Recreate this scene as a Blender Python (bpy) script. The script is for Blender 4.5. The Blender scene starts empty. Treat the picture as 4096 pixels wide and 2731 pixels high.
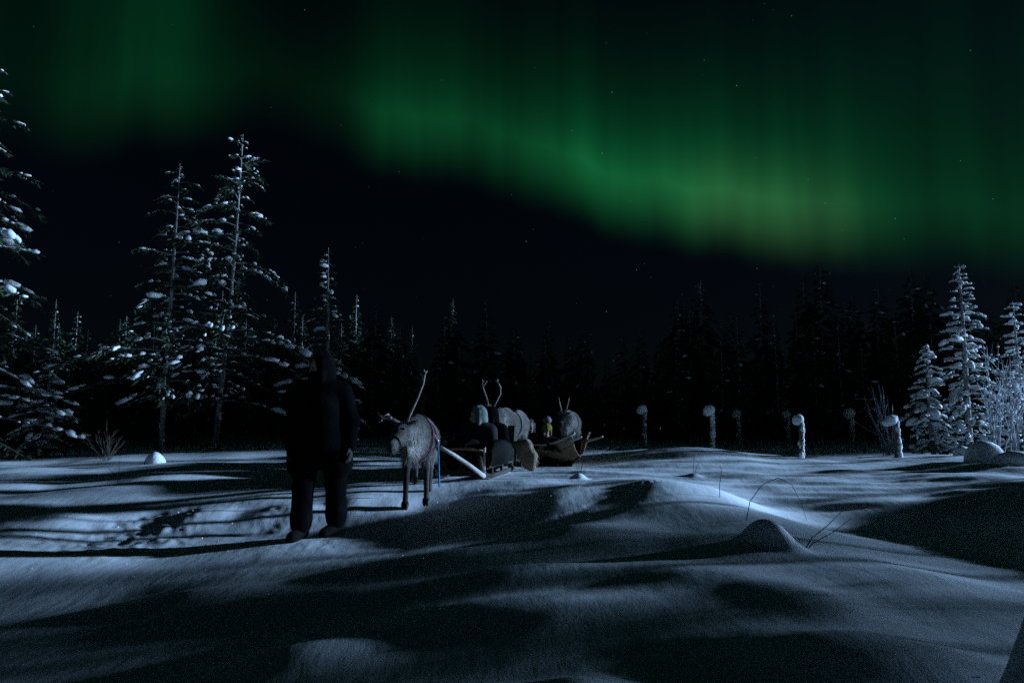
import bpy, bmesh, math, random
import numpy as np
from mathutils import Vector, Matrix

# ------------------------------------------------------------------ camera
scene = bpy.context.scene
COL = scene.collection
FPX = 2731.0                      # 24 mm lens on a 36 mm sensor, in pixels of a 4096 wide picture
CAM_Z = 1.11
PITCH = math.radians(6.57)
cam_data = bpy.data.cameras.new("camera")
cam_data.lens = 24.0
cam_data.sensor_width = 36.0
cam_data.clip_start = 0.05
cam_data.clip_end = 2000.0
cam = bpy.data.objects.new("camera", cam_data)
COL.objects.link(cam)
cam.location = (0.0, 0.0, CAM_Z)
cam.rotation_euler = (math.radians(90) + PITCH, 0.0, 0.0)
scene.camera = cam
scene.render.resolution_x = 1024
scene.render.resolution_y = 682
scene.cycles.use_denoising = False
scene.cycles.use_adaptive_sampling = False
scene.cycles.max_bounces = 4
scene.cycles.diffuse_bounces = 2
scene.cycles.glossy_bounces = 2
scene.cycles.transmission_bounces = 3
scene.cycles.sample_clamp_indirect = 0.35

def pix_dir(u, v):
    """unit direction through a pixel of the 4096 x 2731 photograph"""
    x = (u - 2048.0) / FPX
    a = (1365.5 - v) / FPX
    d = Vector((x, math.cos(PITCH) - a * math.sin(PITCH), math.sin(PITCH) + a * math.cos(PITCH)))
    return d.normalized()

def az_el(u, v):
    d = pix_dir(u, v)
    return math.degrees(math.atan2(d.x, d.y)), math.degrees(math.asin(d.z))

# ------------------------------------------------------------------ key light: low cold sun from behind right, standing in for an unseen nearby lamp
SUN_EL = math.radians(8.5)
SUN_PHI = math.radians(10.0)      # angle from +X towards +Y
TO_SUN = Vector((math.cos(SUN_EL) * math.cos(SUN_PHI), math.cos(SUN_EL) * math.sin(SUN_PHI), math.sin(SUN_EL)))
sun_data = bpy.data.lights.new("stand_in_sun", 'SUN')
sun_data.energy = 5.0
sun_data.color = (0.40, 0.65, 1.0)
sun_data.angle = math.radians(1.5)
sun = bpy.data.objects.new("stand_in_sun", sun_data)
COL.objects.link(sun)
sun.rotation_euler = TO_SUN.to_track_quat('Z', 'Y').to_euler()

# ------------------------------------------------------------------ sky: night sky, aurora, stars
world = bpy.data.worlds.new("World")
scene.world = world
world.use_nodes = True
world.cycles.sampling_method = 'NONE'
WN, WL = world.node_tree.nodes, world.node_tree.links
WN.clear()

def wnode(t, **kw):
    n = WN.new(t)
    for k, v in kw.items():
        setattr(n, k, v)
    return n

def wmath(op, a, b=None, c=None, clamp=False):
    n = wnode('ShaderNodeMath', operation=op, use_clamp=clamp)
    for i, s in enumerate((a, b, c)):
        if s is None:
            continue
        if isinstance(s, (int, float)):
            n.inputs[i].default_value = s
        else:
            WL.new(s, n.inputs[i])
    return n.outputs[0]

def wcurve(src, pts):
    """piecewise curve over azimuth: pts = [(azimuth in degrees, value 0..1)]"""
    n = wnode('ShaderNodeFloatCurve')
    c = n.mapping.curves[0]
    pts = sorted(pts)
    xs = [((a + 180.0) / 360.0, v) for a, v in pts]
    c.points[0].location = xs[0]
    c.points[1].location = xs[-1]
    for p in xs[1:-1]:
        c.points.new(*p)
    for p in c.points:
        p.handle_type = 'AUTO_CLAMPED'
    n.mapping.use_clip = False
    n.mapping.update()
    WL.new(src, n.inputs['Value'])
    return n.outputs[0]

tc = wnode('ShaderNodeTexCoord')
sep = wnode('ShaderNodeSeparateXYZ')
WL.new(tc.outputs['Generated'], sep.inputs[0])
azim = wmath('DEGREES' if False else 'MULTIPLY', wmath('ARCTAN2', sep.outputs[0], sep.outputs[1]), 180.0 / math.pi)
elev = wmath('MULTIPLY', wmath('ARCSINE', sep.outputs[2]), 180.0 / math.pi)
azn = wmath('DIVIDE', wmath('ADD', azim, 180.0), 360.0)

def noise1(scale, detail, offset, stretch=0.03):
    """noise that varies with azimuth and hardly with height: the rays of the curtain"""
    cx = wnode('ShaderNodeCombineXYZ')
    WL.new(wmath('MULTIPLY', azim, 1.0), cx.inputs[0])
    WL.new(wmath('MULTIPLY', elev, stretch), cx.inputs[1])
    cx.inputs[2].default_value = offset
    n = wnode('ShaderNodeTexNoise')
    n.inputs['Scale'].default_value = scale
    n.inputs['Detail'].default_value = detail
    WL.new(cx.outputs[0], n.inputs['Vector'])
    return n.outputs[0]

def A(u, v):
    return az_el(u, v)

edge_pix = [(1150, 500), (1400, 580), (1620, 640), (1900, 690), (2150, 760), (2350, 830), (2550, 880), (2900, 945), (3250, 1005), (3500, 1020), (3800, 1030), (4096, 1050)]
edge_pts = []
for u, v in edge_pix:
    a_, e_ = A(u, v)
    edge_pts.append((a_, e_ / 90.0))
la, le = A(150, 560); edge_pts.append((la, le / 90.0))
la, le = A(560, 540); edge_pts.append((la, le / 90.0))
la, le = A(850, 520); edge_pts.append((la, le / 90.0))
edge_pts += [(-180, 0.30), (-110, 0.36), (-65, 0.36), (70, 0.12), (110, 0.16), (180, 0.30)]
inten_pix = [(60, .07), (240, .16), (400, .20), (540, .31), (700, .23), (880, .12), (1080, .06), (1250, .07), (1450, .25), (1650, .50), (1800, .56), (2000, .56), (2250, .74), (2450, .98), (2650, .86), (2850, .92), (3050, .98), (3250, .95), (3420, .62), (3560, .40), (3750, .30), (4000, .27), (4096, .28)]
inten_pts = [(A(u, 600)[0], s) for u, s in inten_pix] + [(-180, .12), (-90, .12), (-55, .10), (60, .20), (90, .12), (180, .10)]
edge_el = wmath('MULTIPLY', wcurve(azn, edge_pts), 90.0)
inten = wcurve(azn, inten_pts)
# how tall the curtain fades, degrees
tall_pts = [(-180, .30), (-60, .22), (A(300, 300)[0], .35), (A(700, 300)[0], .30), (A(1100, 300)[0], .09), (A(1700, 400)[0], .085), (A(2400, 500)[0], .085), (A(3200, 600)[0], .10), (A(3700, 600)[0], .17), (A(4096, 600)[0], .20), (90, .16), (180, .30)]
tall = wmath('MULTIPLY', wcurve(azn, tall_pts), 40.0)
wob = wmath('MULTIPLY', wmath('SUBTRACT', noise1(0.22, 2.0, 3.1), 0.5), 2.4)
h = wmath('ADD', wmath('SUBTRACT', elev, edge_el), wob)
rise = wnode('ShaderNodeMapRange', interpolation_type='SMOOTHERSTEP')
WL.new(h, rise.inputs['Value'])
rise.inputs['From Min'].default_value = -2.6
rise.inputs['From Max'].default_value = 5.2
decay = wmath('POWER', 2.718, wmath('MULTIPLY', wmath('DIVIDE', wmath('MAXIMUM', wmath('SUBTRACT', h, 3.6), 0.0), tall), -1.0))
rays = wmath('ADD', wmath('MULTIPLY', noise1(0.32, 2.0, 7.7), 0.70), wmath('MULTIPLY', noise1(0.10, 1.0, 1.7), 0.8))
rays = wmath('POWER', wmath('MAXIMUM', wmath('ADD', rays, 0.12), 0.0), 1.25)
fade = wmath('MULTIPLY', wmath('MULTIPLY', rise.outputs[0], decay), wmath('MULTIPLY', inten, rays))
blot = wnode('ShaderNodeTexNoise')
blot.inputs['Scale'].default_value = 4.0
blot.inputs['Detail'].default_value = 2.0
WL.new(tc.outputs['Generated'], blot.inputs['Vector'])
fade = wmath('MULTIPLY', fade, wmath('ADD', wmath('MULTIPLY', blot.outputs[0], 0.7), 0.65))
# colour: yellower low in the curtain, bluer high up
ramp = wnode('ShaderNodeValToRGB')
WL.new(wmath('DIVIDE', h, 22.0, clamp=True), ramp.inputs[0])
ramp.color_ramp.elements[0].position = 0.05
ramp.color_ramp.elements[0].color = (0.005, 0.104, 0.028, 1)
ramp.color_ramp.elements[1].position = 1.0
ramp.color_ramp.elements[1].color = (0.001, 0.090, 0.045, 1)
e = ramp.color_ramp.elements.new(0.32)
e.color = (0.002, 0.100, 0.028, 1)
aur = wnode('ShaderNodeBackground')
WL.new(ramp.outputs[0], aur.inputs[0])
WL.new(wmath('MULTIPLY', fade, 0.63), aur.inputs[1])
# the faint night sky itself
sky = wnode('ShaderNodeTexSky', sky_type='NISHITA')
sky.sun_disc = False
sky.sun_elevation = SUN_EL
sky.sun_rotation = math.radians(90) - SUN_PHI
skyb = wnode('ShaderNodeBackground')
skyt = wnode('ShaderNodeMix', data_type='RGBA', blend_type='MULTIPLY')
skyt.inputs[0].default_value = 1.0
WL.new(sky.outputs[0], skyt.inputs[6])
skyt.inputs[7].default_value = (0.32, 0.58, 1.0, 1)
WL.new(skyt.outputs[2], skyb.inputs[0])
skyb.inputs[1].default_value = 0.00065
# stars
vor = wnode('ShaderNodeTexVoronoi', feature='F1')
vor.inputs['Scale'].default_value = 95.0
WL.new(tc.outputs['Generated'], vor.inputs['Vector'])
core = wmath('LESS_THAN', vor.outputs['Distance'], 0.06)
sc_ = wnode('ShaderNodeSeparateColor')
WL.new(vor.outputs['Color'], sc_.inputs[0])
mag = wmath('POWER', sc_.outputs[0], 22.0)
starb = wnode('ShaderNodeBackground')
starb.inputs[0].default_value = (0.55, 0.8, 1.0, 1)
WL.new(wmath('MULTIPLY', wmath('MULTIPLY', core, mag), 0.19), starb.inputs[1])
add1 = wnode('ShaderNodeAddShader')
add2 = wnode('ShaderNodeAddShader')
WL.new(aur.outputs[0], add1.inputs[0]); WL.new(skyb.outputs[0], add1.inputs[1])
yel_pts = [(-180, 0), (A(2300, 800)[0], .05), (A(2750, 850)[0], .45), (A(3200, 900)[0], 1.0), (A(3450, 950)[0], .5), (A(3800, 950)[0], .05), (180, 0)]
yel = wmath('MULTIPLY', wmath('MULTIPLY', fade, wcurve(azn, yel_pts)), wmath('SUBTRACT', 1.0, wmath('DIVIDE', h, 9.0, clamp=True), clamp=True))
yelb = wnode('ShaderNodeBackground')
yelb.inputs[0].default_value = (0.014, 0.006, 0.004, 1)
WL.new(yel, yelb.inputs[1])
add3 = wnode('ShaderNodeAddShader')
WL.new(add1.outputs[0], add3.inputs[0]); WL.new(yelb.outputs[0], add3.inputs[1])
WL.new(add3.outputs[0], add2.inputs[0]); WL.new(starb.outputs[0], add2.inputs[1])
wo = wnode('ShaderNodeOutputWorld')
WL.new(add2.outputs[0], wo.inputs[0])

scene.view_settings.view_transform = 'Standard'
scene.view_settings.look = 'None'
scene.view_settings.gamma = 1.0
scene.view_settings.exposure = 0.92
scene.view_settings.use_curve_mapping = False

# ------------------------------------------------------------------ helpers
def tag(o, label=None, category=None, group=None, kind=None):
    if label: o["label"] = label
    if category: o["category"] = category
    if group: o["group"] = group
    if kind: o["kind"] = kind
    return o

def empty(name, loc=(0, 0, 0), rz=0.0, label=None, category=None, group=None):
    o = bpy.data.objects.new(name, None)
    o.empty_display_size = 0.2
    o.location = loc
    o.rotation_euler = (0, 0, rz)
    COL.objects.link(o)
    return tag(o, label, category, group)

def link_mesh(name, me, parent=None):
    o = bpy.data.objects.new(name, me)
    COL.objects.link(o)
    if parent is not None:
        o.parent = parent
    return o

def copy_tree(o, parent=None):
    c = o.copy()
    COL.objects.link(c)
    c.parent = parent
    for ch in o.children:
        copy_tree(ch, c)
    return c

class MB:
    """collects shapes into one mesh"""
    def __init__(self):
        self.v = []
        self.f = []
        self.n = 0

    def add(self, verts, faces):
        verts = np.asarray(verts, float).reshape(-1, 3)
        b = self.n
        self.v.append(verts)
        self.f.extend([tuple(int(i) + b for i in f) for f in faces])
        self.n += len(verts)
        return self

    def tube(self, pts, radii, seg=6, cap=True, squash=1.0):
        pts = [Vector(p) for p in pts]
        if isinstance(radii, (int, float)):
            radii = [radii] * len(pts)
        n = len(pts)
        vs, fs = [], []
        up = Vector((0, 0, 1))
        prev = None
        for i, p in enumerate(pts):
            t = (pts[min(i + 1, n - 1)] - pts[max(i - 1, 0)])
            t = t.normalized() if t.length > 1e-9 else Vector((0, 0, 1))
            if prev is None:
                a = up.cross(t)
                if a.length < 1e-3:
                    a = Vector((1, 0, 0))
                a.normalize()
            else:
                a = prev - t * prev.dot(t)
                if a.length < 1e-6:
                    a = up.cross(t)
                a.normalize()
            prev = a
            b = t.cross(a)
            for k in range(seg):
                w = 2 * math.pi * k / seg
                vs.append(p + (a * math.cos(w) + b * math.sin(w) * squash) * radii[i])
        for i in range(n - 1):
            for k in range(seg):
                k2 = (k + 1) % seg
                fs.append((i * seg + k, i * seg + k2, (i + 1) * seg + k2, (i + 1) * seg + k))
        if cap:
            fs.append(tuple(range(seg))[::-1])
            fs.append(tuple((n - 1) * seg + k for k in range(seg)))
        return self.add([tuple(v) for v in vs], fs)

    def box(self, c, s, rot=None, bevel=0.12):
        """a box with chamfered edges along its length"""
        bm = bmesh.new()
        bmesh.ops.create_cube(bm, size=1.0)
        for v in bm.verts:
            v.co = Vector((v.co.x * s[0], v.co.y * s[1], v.co.z * s[2]))
        b = min(s) * bevel
        if b > 0:
            bmesh.ops.bevel(bm, geom=list(bm.edges), offset=b, segments=1, affect='EDGES')
        M = Matrix.Translation(Vector(c))
        if rot is not None:
            M = M @ rot.to_4x4()
        vs = [tuple(M @ v.co) for v in bm.verts]
        bm.verts.index_update()
        fs = [[v.index for v in f.verts] for f in bm.faces]
        bm.free()
        return self.add(vs, fs)

    def mesh(self, name, mat, smooth=True):
        me = bpy.data.meshes.new(name)
        vs = np.concatenate(self.v) if self.v else np.zeros((0, 3))
        me.from_pydata(vs.tolist(), [], self.f)
        me.materials.append(mat)
        if smooth:
            me.polygons.foreach_set('use_smooth', [True] * len(me.polygons))
        me.update()
        return me

    def obj(self, name, mat, parent=None, smooth=True):
        return link_mesh(name, self.mesh(name, mat, smooth), parent)

def ico(sub):
    bm = bmesh.new()
    bmesh.ops.create_icosphere(bm, subdivisions=sub, radius=1.0)
    bm.verts.index_update()
    v = np.array([tuple(x.co) for x in bm.verts])
    f = [tuple(x.index for x in fc.verts) for fc in bm.faces]
    bm.free()
    return v, f

ICO = {1: ico(1), 2: ico(2), 3: ico(3)}

def blob(mb, c, r, rng, sub=2, yaw=0.0, pitch=0.0, lump=0.2, flat=0.55):
    """an uneven rounded lump of snow, flatter underneath"""
    v, f = ICO[sub]
    v = v.copy()
    d = np.zeros(len(v))
    for k in range(4):
        a = rng.normal(0, 1.6, 3)
        d += np.sin(v @ a + rng.uniform(0, 6.28))
    v = v * (1 + lump * 0.5 * d)[:, None]
    v[:, 2] = np.where(v[:, 2] < 0, v[:, 2] * flat, v[:, 2])
    v = v * np.asarray(r)[None, :]
    cp, sp = math.cos(pitch), math.sin(pitch)
    x = v[:, 0] * cp - v[:, 2] * sp
    z = v[:, 0] * sp + v[:, 2] * cp
    v = np.stack([x, v[:, 1], z], 1)
    cy, sy = math.cos(yaw), math.sin(yaw)
    x = v[:, 0] * cy - v[:, 1] * sy
    y = v[:, 0] * sy + v[:, 1] * cy
    v = np.stack([x, y, v[:, 2]], 1) + np.asarray(c, float)[None, :]
    mb.add(v, f)

# distance fields for bodies and clothes
def smin(a, b, k):
    h_ = np.clip(0.5 + 0.5 * (b - a) / k, 0, 1)
    return b * (1 - h_) + a * h_ - k * h_ * (1 - h_)

class SDF:
    def __init__(self, k=0.03):
        self.p = []
        self.k = k

    def cap(self, a, b, ra, rb=None, k=None, sy=1.0):
        self.p.append(('c', np.array(a, float), np.array(b, float), ra, ra if rb is None else rb, k or self.k))
        return self

    def ell(self, c, r, k=None, rot=None):
        self.p.append(('e', np.array(c, float), np.array(r, float), rot, None, k or self.k))
        return self

    def sub(self, c, r, k=0.01):
        self.p.append(('s', np.array(c, float), np.array(r, float), None, None, k))
        return self

    def bounds(self):
        lo, hi = np.full(3, 1e9), np.full(3, -1e9)
        for p in self.p:
            if p[0] == 'c':
                r = max(p[3], p[4])
                lo = np.minimum(lo, np.minimum(p[1], p[2]) - r)
                hi = np.maximum(hi, np.maximum(p[1], p[2]) + r)
            elif p[0] == 'e':
                r = p[2] if p[3] is None else np.full(3, p[2].max())
                lo = np.minimum(lo, p[1] - r)
                hi = np.maximum(hi, p[1] + r)
        return lo, hi

    def field(self, lo, n, h):
        """distance samples on a grid; each shape is worked out only near itself"""
        D = np.full(tuple(n), 1.0, np.float32)
        ax = [(lo[i] + h * np.arange(n[i])).astype(np.float32) for i in range(3)]
        for p in self.p:
            m = p[5] + 3 * h
            if p[0] == 'c':
                r = max(p[3], p[4])
                bl, bh = np.minimum(p[1], p[2]) - r - m, np.maximum(p[1], p[2]) + r + m
            else:
                r = p[2] if p[3] is None else np.full(3, p[2].max())
                bl, bh = p[1] - r - m, p[1] + r + m
            i0 = np.clip(np.floor((bl - lo) / h).astype(int), 0, n)
            i1 = np.clip(np.ceil((bh - lo) / h).astype(int) + 1, 0, n)
            sl = tuple(slice(i0[i], i1[i]) for i in range(3))
            P = np.stack(np.meshgrid(*[ax[i][sl[i]] for i in range(3)], indexing='ij'), -1)
            if P.size == 0:
                continue
            if p[0] == 'c':
                ab = (p[2] - p[1]).astype(np.float32)
                q = P - p[1].astype(np.float32)
                t = np.clip((q @ ab) / max(float(ab @ ab), 1e-9), 0, 1)
                q = q - t[..., None] * ab
                d = np.sqrt((q * q).sum(-1)) - (p[3] + (p[4] - p[3]) * t)
            else:
                q = P - p[1].astype(np.float32)
                if p[3] is not None:
                    q = q @ p[3].astype(np.float32)
                q = q / p[2].astype(np.float32)
                d = (np.sqrt((q * q).sum(-1)) - 1) * float(p[2].min())
            D[sl] = -smin(-D[sl], d, p[5]) if p[0] == 's' else smin(D[sl], d, p[5])
        return D

    def mesh(self, name, mat, h=0.015):
        lo, hi = self.bounds()
        lo, hi = lo - 3 * h, hi + 3 * h
        n = np.ceil((hi - lo) / h).astype(int) + 1
        V, Q = surface_nets(self.field(lo, n, h), lo, h)
        me = bpy.data.meshes.new(name)
        me.from_pydata(V.tolist(), [], Q.tolist())
        me.materials.append(mat)
        me.polygons.foreach_set('use_smooth', [True] * len(me.polygons))
        me.update()
        return me

def surface_nets(F, lo, h):
    nx, ny, nz = F.shape
    ins = F < 0
    def c(a, i, j, k):
        return a[i:nx - 1 + i, j:ny - 1 + j, k:nz - 1 + k]
    cnt = np.zeros((nx - 1, ny - 1, nz - 1))
    acc = np.zeros((nx - 1, ny - 1, nz - 1, 3))
    cor = [(i, j, k) for i in (0, 1) for j in (0, 1) for k in (0, 1)]
    for a in cor:
        for ax in range(3):
            if a[ax] == 0:
                b = list(a); b[ax] = 1
                fa, fb = c(F, *a), c(F, *b)
                m = (fa < 0) != (fb < 0)
                t = np.where(m, fa / np.where(m, fa - fb, 1), 0)
                for q in range(3):
                    acc[..., q] += np.where(m, a[q] + (t if q == ax else 0), 0)
                cnt += m
    mask = cnt > 0
    idx = np.full(mask.shape, -1)
    idx[mask] = np.arange(mask.sum())
    ii = np.argwhere(mask)
    V = lo + h * (ii + acc[mask] / cnt[mask][:, None])
    quads = []
    for ax in range(3):
        o1, o2 = [(1, 2), (2, 0), (0, 1)][ax]
        s0 = [slice(1, -1)] * 3; s1 = [slice(1, -1)] * 3
        s0[ax] = slice(0, -1); s1[ax] = slice(1, None)
        A0, A1 = ins[tuple(s0)], ins[tuple(s1)]
        e = np.argwhere(A0 != A1)
        if len(e) == 0:
            continue
        flip = A0[A0 != A1]
        base = e.copy()
        for o in (0, 1, 2):
            if o != ax:
                base[:, o] += 1
        def cell(d1, d2):
            q = base.copy()
            q[:, o1] -= d1
            q[:, o2] -= d2
            return idx[q[:, 0], q[:, 1], q[:, 2]]
        q = np.stack([cell(1, 1), cell(0, 1), cell(0, 0), cell(1, 0)], 1)
        q[~flip] = q[~flip][:, ::-1]
        quads.append(q)
    return V, np.concatenate(quads)

# ------------------------------------------------------------------ materials
def new_mat(name):
    m = bpy.data.materials.new(name)
    m.use_nodes = True
    m.node_tree.nodes.clear()
    return m, m.node_tree.nodes, m.node_tree.links

def noisy_mat(name, c1, c2, scale=8.0, rough=0.8, bump=0.3, bscale=40.0, stretch=(1, 1, 1), sheen=0.0, spec=0.3, attr=None):
    m, N, L = new_mat(name)
    out = N.new('ShaderNodeOutputMaterial')
    b = N.new('ShaderNodeBsdfPrincipled')
    L.new(b.outputs[0], out.inputs[0])
    tcn = N.new('ShaderNodeTexCoord')
    mp = N.new('ShaderNodeMapping')
    mp.inputs['Scale'].default_value = stretch
    L.new(tcn.outputs['Object'], mp.inputs[0])
    n1 = N.new('ShaderNodeTexNoise')
    n1.inputs['Scale'].default_value = scale
    n1.inputs['Detail'].default_value = 5
    L.new(mp.outputs[0], n1.inputs['Vector'])
    rp = N.new('ShaderNodeValToRGB')
    rp.color_ramp.elements[0].position = 0.3
    rp.color_ramp.elements[1].position = 0.7
    rp.color_ramp.elements[0].color = (*c1, 1)
    rp.color_ramp.elements[1].color = (*c2, 1)
    L.new(n1.outputs[0], rp.inputs[0])
    colo = rp.outputs[0]
    if attr:
        at = N.new('ShaderNodeAttribute')
        at.attribute_name = attr
        mx = N.new('ShaderNodeMix')
        mx.data_type = 'RGBA'
        mx.blend_type = 'MULTIPLY'
        mx.inputs[0].default_value = 1.0
        L.new(colo, mx.inputs[6])
        L.new(at.outputs['Color'], mx.inputs[7])
        colo = mx.outputs[2]
    L.new(colo, b.inputs['Base Color'])
    b.inputs['Roughness'].default_value = rough
    b.inputs['Specular IOR Level'].default_value = spec
    if sheen:
        b.inputs['Sheen Weight'].default_value = sheen
    n2 = N.new('ShaderNodeTexNoise')
    n2.inputs['Scale'].default_value = bscale
    n2.inputs['Detail'].default_value = 4
    L.new(mp.outputs[0], n2.inputs['Vector'])
    bp = N.new('ShaderNodeBump')
    bp.inputs['Strength'].default_value = bump
    bp.inputs['Distance'].default_value = 0.02
    L.new(n2.outputs[0], bp.inputs['Height'])
    L.new(bp.outputs[0], b.inputs['Normal'])
    return m

def ground_snow_mat():
    m, N, L = new_mat('snow')
    out = N.new('ShaderNodeOutputMaterial')
    b = N.new('ShaderNodeBsdfPrincipled')
    tcn = N.new('ShaderNodeTexCoord')
    n1 = N.new('ShaderNodeTexNoise')
    n1.inputs['Scale'].default_value = 2.0
    n1.inputs['Detail'].default_value = 6
    L.new(tcn.outputs['Object'], n1.inputs['Vector'])
    rp = N.new('ShaderNodeValToRGB')
    rp.color_ramp.elements[0].color = (0.74, 0.80, 0.87, 1)
    rp.color_ramp.elements[1].color = (0.86, 0.88, 0.92, 1)
    L.new(n1.outputs[0], rp.inputs[0])
    L.new(rp.outputs[0], b.inputs['Base Color'])
    b.inputs['Roughness'].default_value = 0.75
    b.inputs['Specular IOR Level'].default_value = 0.2
    # wind crust and grain
    n2 = N.new('ShaderNodeTexNoise'); n2.inputs['Scale'].default_value = 90.0; n2.inputs['Detail'].default_value = 4
    n3 = N.new('ShaderNodeTexNoise'); n3.inputs['Scale'].default_value = 11.0; n3.inputs['Detail'].default_value = 4
    mp = N.new('ShaderNodeMapping'); mp.inputs['Scale'].default_value = (1.0, 0.35, 1.0)
    L.new(tcn.outputs['Object'], n2.inputs['Vector'])
    L.new(tcn.outputs['Object'], mp.inputs[0]); L.new(mp.outputs[0], n3.inputs['Vector'])
    b1 = N.new('ShaderNodeBump'); b1.inputs['Strength'].default_value = 0.18; b1.inputs['Distance'].default_value = 0.01
    b2 = N.new('ShaderNodeBump'); b2.inputs['Strength'].default_value = 0.22; b2.inputs['Distance'].default_value = 0.02
    L.new(n2.outputs[0], b1.inputs['Height'])
    L.new(n3.outputs[0], b2.inputs['Height'])
    L.new(b2.outputs[0], b1.inputs['Normal'])
    L.new(b1.outputs[0], b.inputs['Normal'])
    # single ice crystals that catch the light
    v = N.new('ShaderNodeTexVoronoi'); v.inputs['Scale'].default_value = 70.0
    L.new(tcn.outputs['Object'], v.inputs['Vector'])
    sc = N.new('ShaderNodeSeparateColor')
    L.new(v.outputs['Color'], sc.inputs[0])
    gt = N.new('ShaderNodeMath'); gt.operation = 'GREATER_THAN'; gt.inputs[1].default_value = 0.975
    L.new(sc.outputs[2], gt.inputs[0])
    lt = N.new('ShaderNodeMath'); lt.operation = 'LESS_THAN'; lt.inputs[1].default_value = 0.22
    L.new(v.outputs['Distance'], lt.inputs[0])
    mu = N.new('ShaderNodeMath'); mu.operation = 'MULTIPLY'
    L.new(gt.outputs[0], mu.inputs[0]); L.new(lt.outputs[0], mu.inputs[1])
    vm = N.new('ShaderNodeVectorMath'); vm.operation = 'SUBTRACT'; vm.inputs[1].default_value = (0.5, 0.5, -0.15)
    L.new(v.outputs['Color'], vm.inputs[0])
    vn = N.new('ShaderNodeVectorMath'); vn.operation = 'NORMALIZE'
    L.new(vm.outputs[0], vn.inputs[0])
    g = N.new('ShaderNodeBsdfGlossy'); g.inputs['Roughness'].default_value = 0.28
    g.inputs['Color'].default_value = (0.9, 0.95, 1, 1)
    L.new(vn.outputs[0], g.inputs['Normal'])
    mix = N.new('ShaderNodeMixShader')
    L.new(mu.outputs[0], mix.inputs[0]); L.new(b.outputs[0], mix.inputs[1]); L.new(g.outputs[0], mix.inputs[2])
    L.new(mix.outputs[0], out.inputs[0])
    return m

def clump_snow_mat(name, scale=0.05, bump=0.5):
    """fluffy snow lying on branches and posts: light soaks in and glows through thin edges"""
    m, N, L = new_mat(name)
    out = N.new('ShaderNodeOutputMaterial')
    d = N.new('ShaderNodeBsdfPrincipled')
    d.inputs['Base Color'].default_value = (0.86, 0.89, 0.93, 1)
    d.inputs['Roughness'].default_value = 0.8
    d.inputs['Specular IOR Level'].default_value = 0.15
    d.inputs['Subsurface Weight'].default_value = 1.0
    d.inputs['Subsurface Radius'].default_value = (0.7, 0.85, 1.0)
    d.inputs['Subsurface Scale'].default_value = scale
    tcn = N.new('ShaderNodeTexCoord')
    n = N.new('ShaderNodeTexNoise'); n.inputs['Scale'].default_value = 26.0; n.inputs['Detail'].default_value = 4
    L.new(tcn.outputs['Object'], n.inputs['Vector'])
    bp = N.new('ShaderNodeBump'); bp.inputs['Strength'].default_value = bump; bp.inputs['Distance'].default_value = 0.03
    L.new(n.outputs[0], bp.inputs['Height'])
    L.new(bp.outputs[0], d.inputs['Normal'])
    L.new(d.outputs[0], out.inputs[0])
    return m

M_GROUND = ground_snow_mat()
M_SNOW = clump_snow_mat('fresh snow')
M_FARSNOW = noisy_mat('snow dust', (0.70, 0.75, 0.80), (0.80, 0.84, 0.88), 6, 0.9, 0.3, 20)
M_BARK = noisy_mat('spruce bark', (0.12, 0.10, 0.09), (0.38, 0.36, 0.35), 6, 0.9, 0.8, 18, (1, 1, 0.3))
M_NEEDLE = noisy_mat('spruce needles', (0.018, 0.035, 0.016), (0.05, 0.075, 0.035), 3, 0.7, 0.0, 10)
M_FROST = noisy_mat('frosted twig', (0.20, 0.20, 0.20), (0.55, 0.58, 0.62), 9, 0.9, 0.2, 40)
M_TWIG = noisy_mat('dry twig', (0.03, 0.025, 0.02), (0.09, 0.07, 0.05), 9, 0.9, 0.2, 40)
M_POST = noisy_mat('weathered post', (0.10, 0.085, 0.07), (0.25, 0.22, 0.19), 7, 0.9, 0.6, 30, (1, 1, 0.2))

# ------------------------------------------------------------------ ground
def _hash(ix, iy, seed):
    n = (ix.astype(np.int64) * 374761393 + iy.astype(np.int64) * 668265263 + seed * 974711) & 0x7fffffff
    n = ((n ^ (n >> 13)) * 1274126177) & 0x7fffffff
    n = (n ^ (n >> 16)) & 0xffff
    return n / 65535.0 * 2 * math.pi

def perlin(x, y, seed=0):
    x = np.asarray(x, float); y = np.asarray(y, float)
    ix, iy = np.floor(x), np.floor(y)
    fx, fy = x - ix, y - iy
    ux, uy = fx * fx * fx * (fx * (fx * 6 - 15) + 10), fy * fy * fy * (fy * (fy * 6 - 15) + 10)
    def g(dx, dy):
        a = _hash(ix + dx, iy + dy, seed)
        return np.cos(a) * (fx - dx) + np.sin(a) * (fy - dy)
    return (g(0, 0) * (1 - ux) + g(1, 0) * ux) * (1 - uy) + (g(0, 1) * (1 - ux) + g(1, 1) * ux) * uy

def sstep(a, b, x):
    t = np.clip((x - a) / (b - a), 0, 1)
    return t * t * (3 - 2 * t)

def bump(x, y, cx, cy, hgt, rx, ry, rot=0.0, p=1.0):
    c_, s_ = math.cos(math.radians(rot)), math.sin(math.radians(rot))
    dx, dy = x - cx, y - cy
    u = (dx * c_ + dy * s_) / rx
    w = (-dx * s_ + dy * c_) / ry
    return hgt * np.exp(-((u * u + w * w) ** p))

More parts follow.
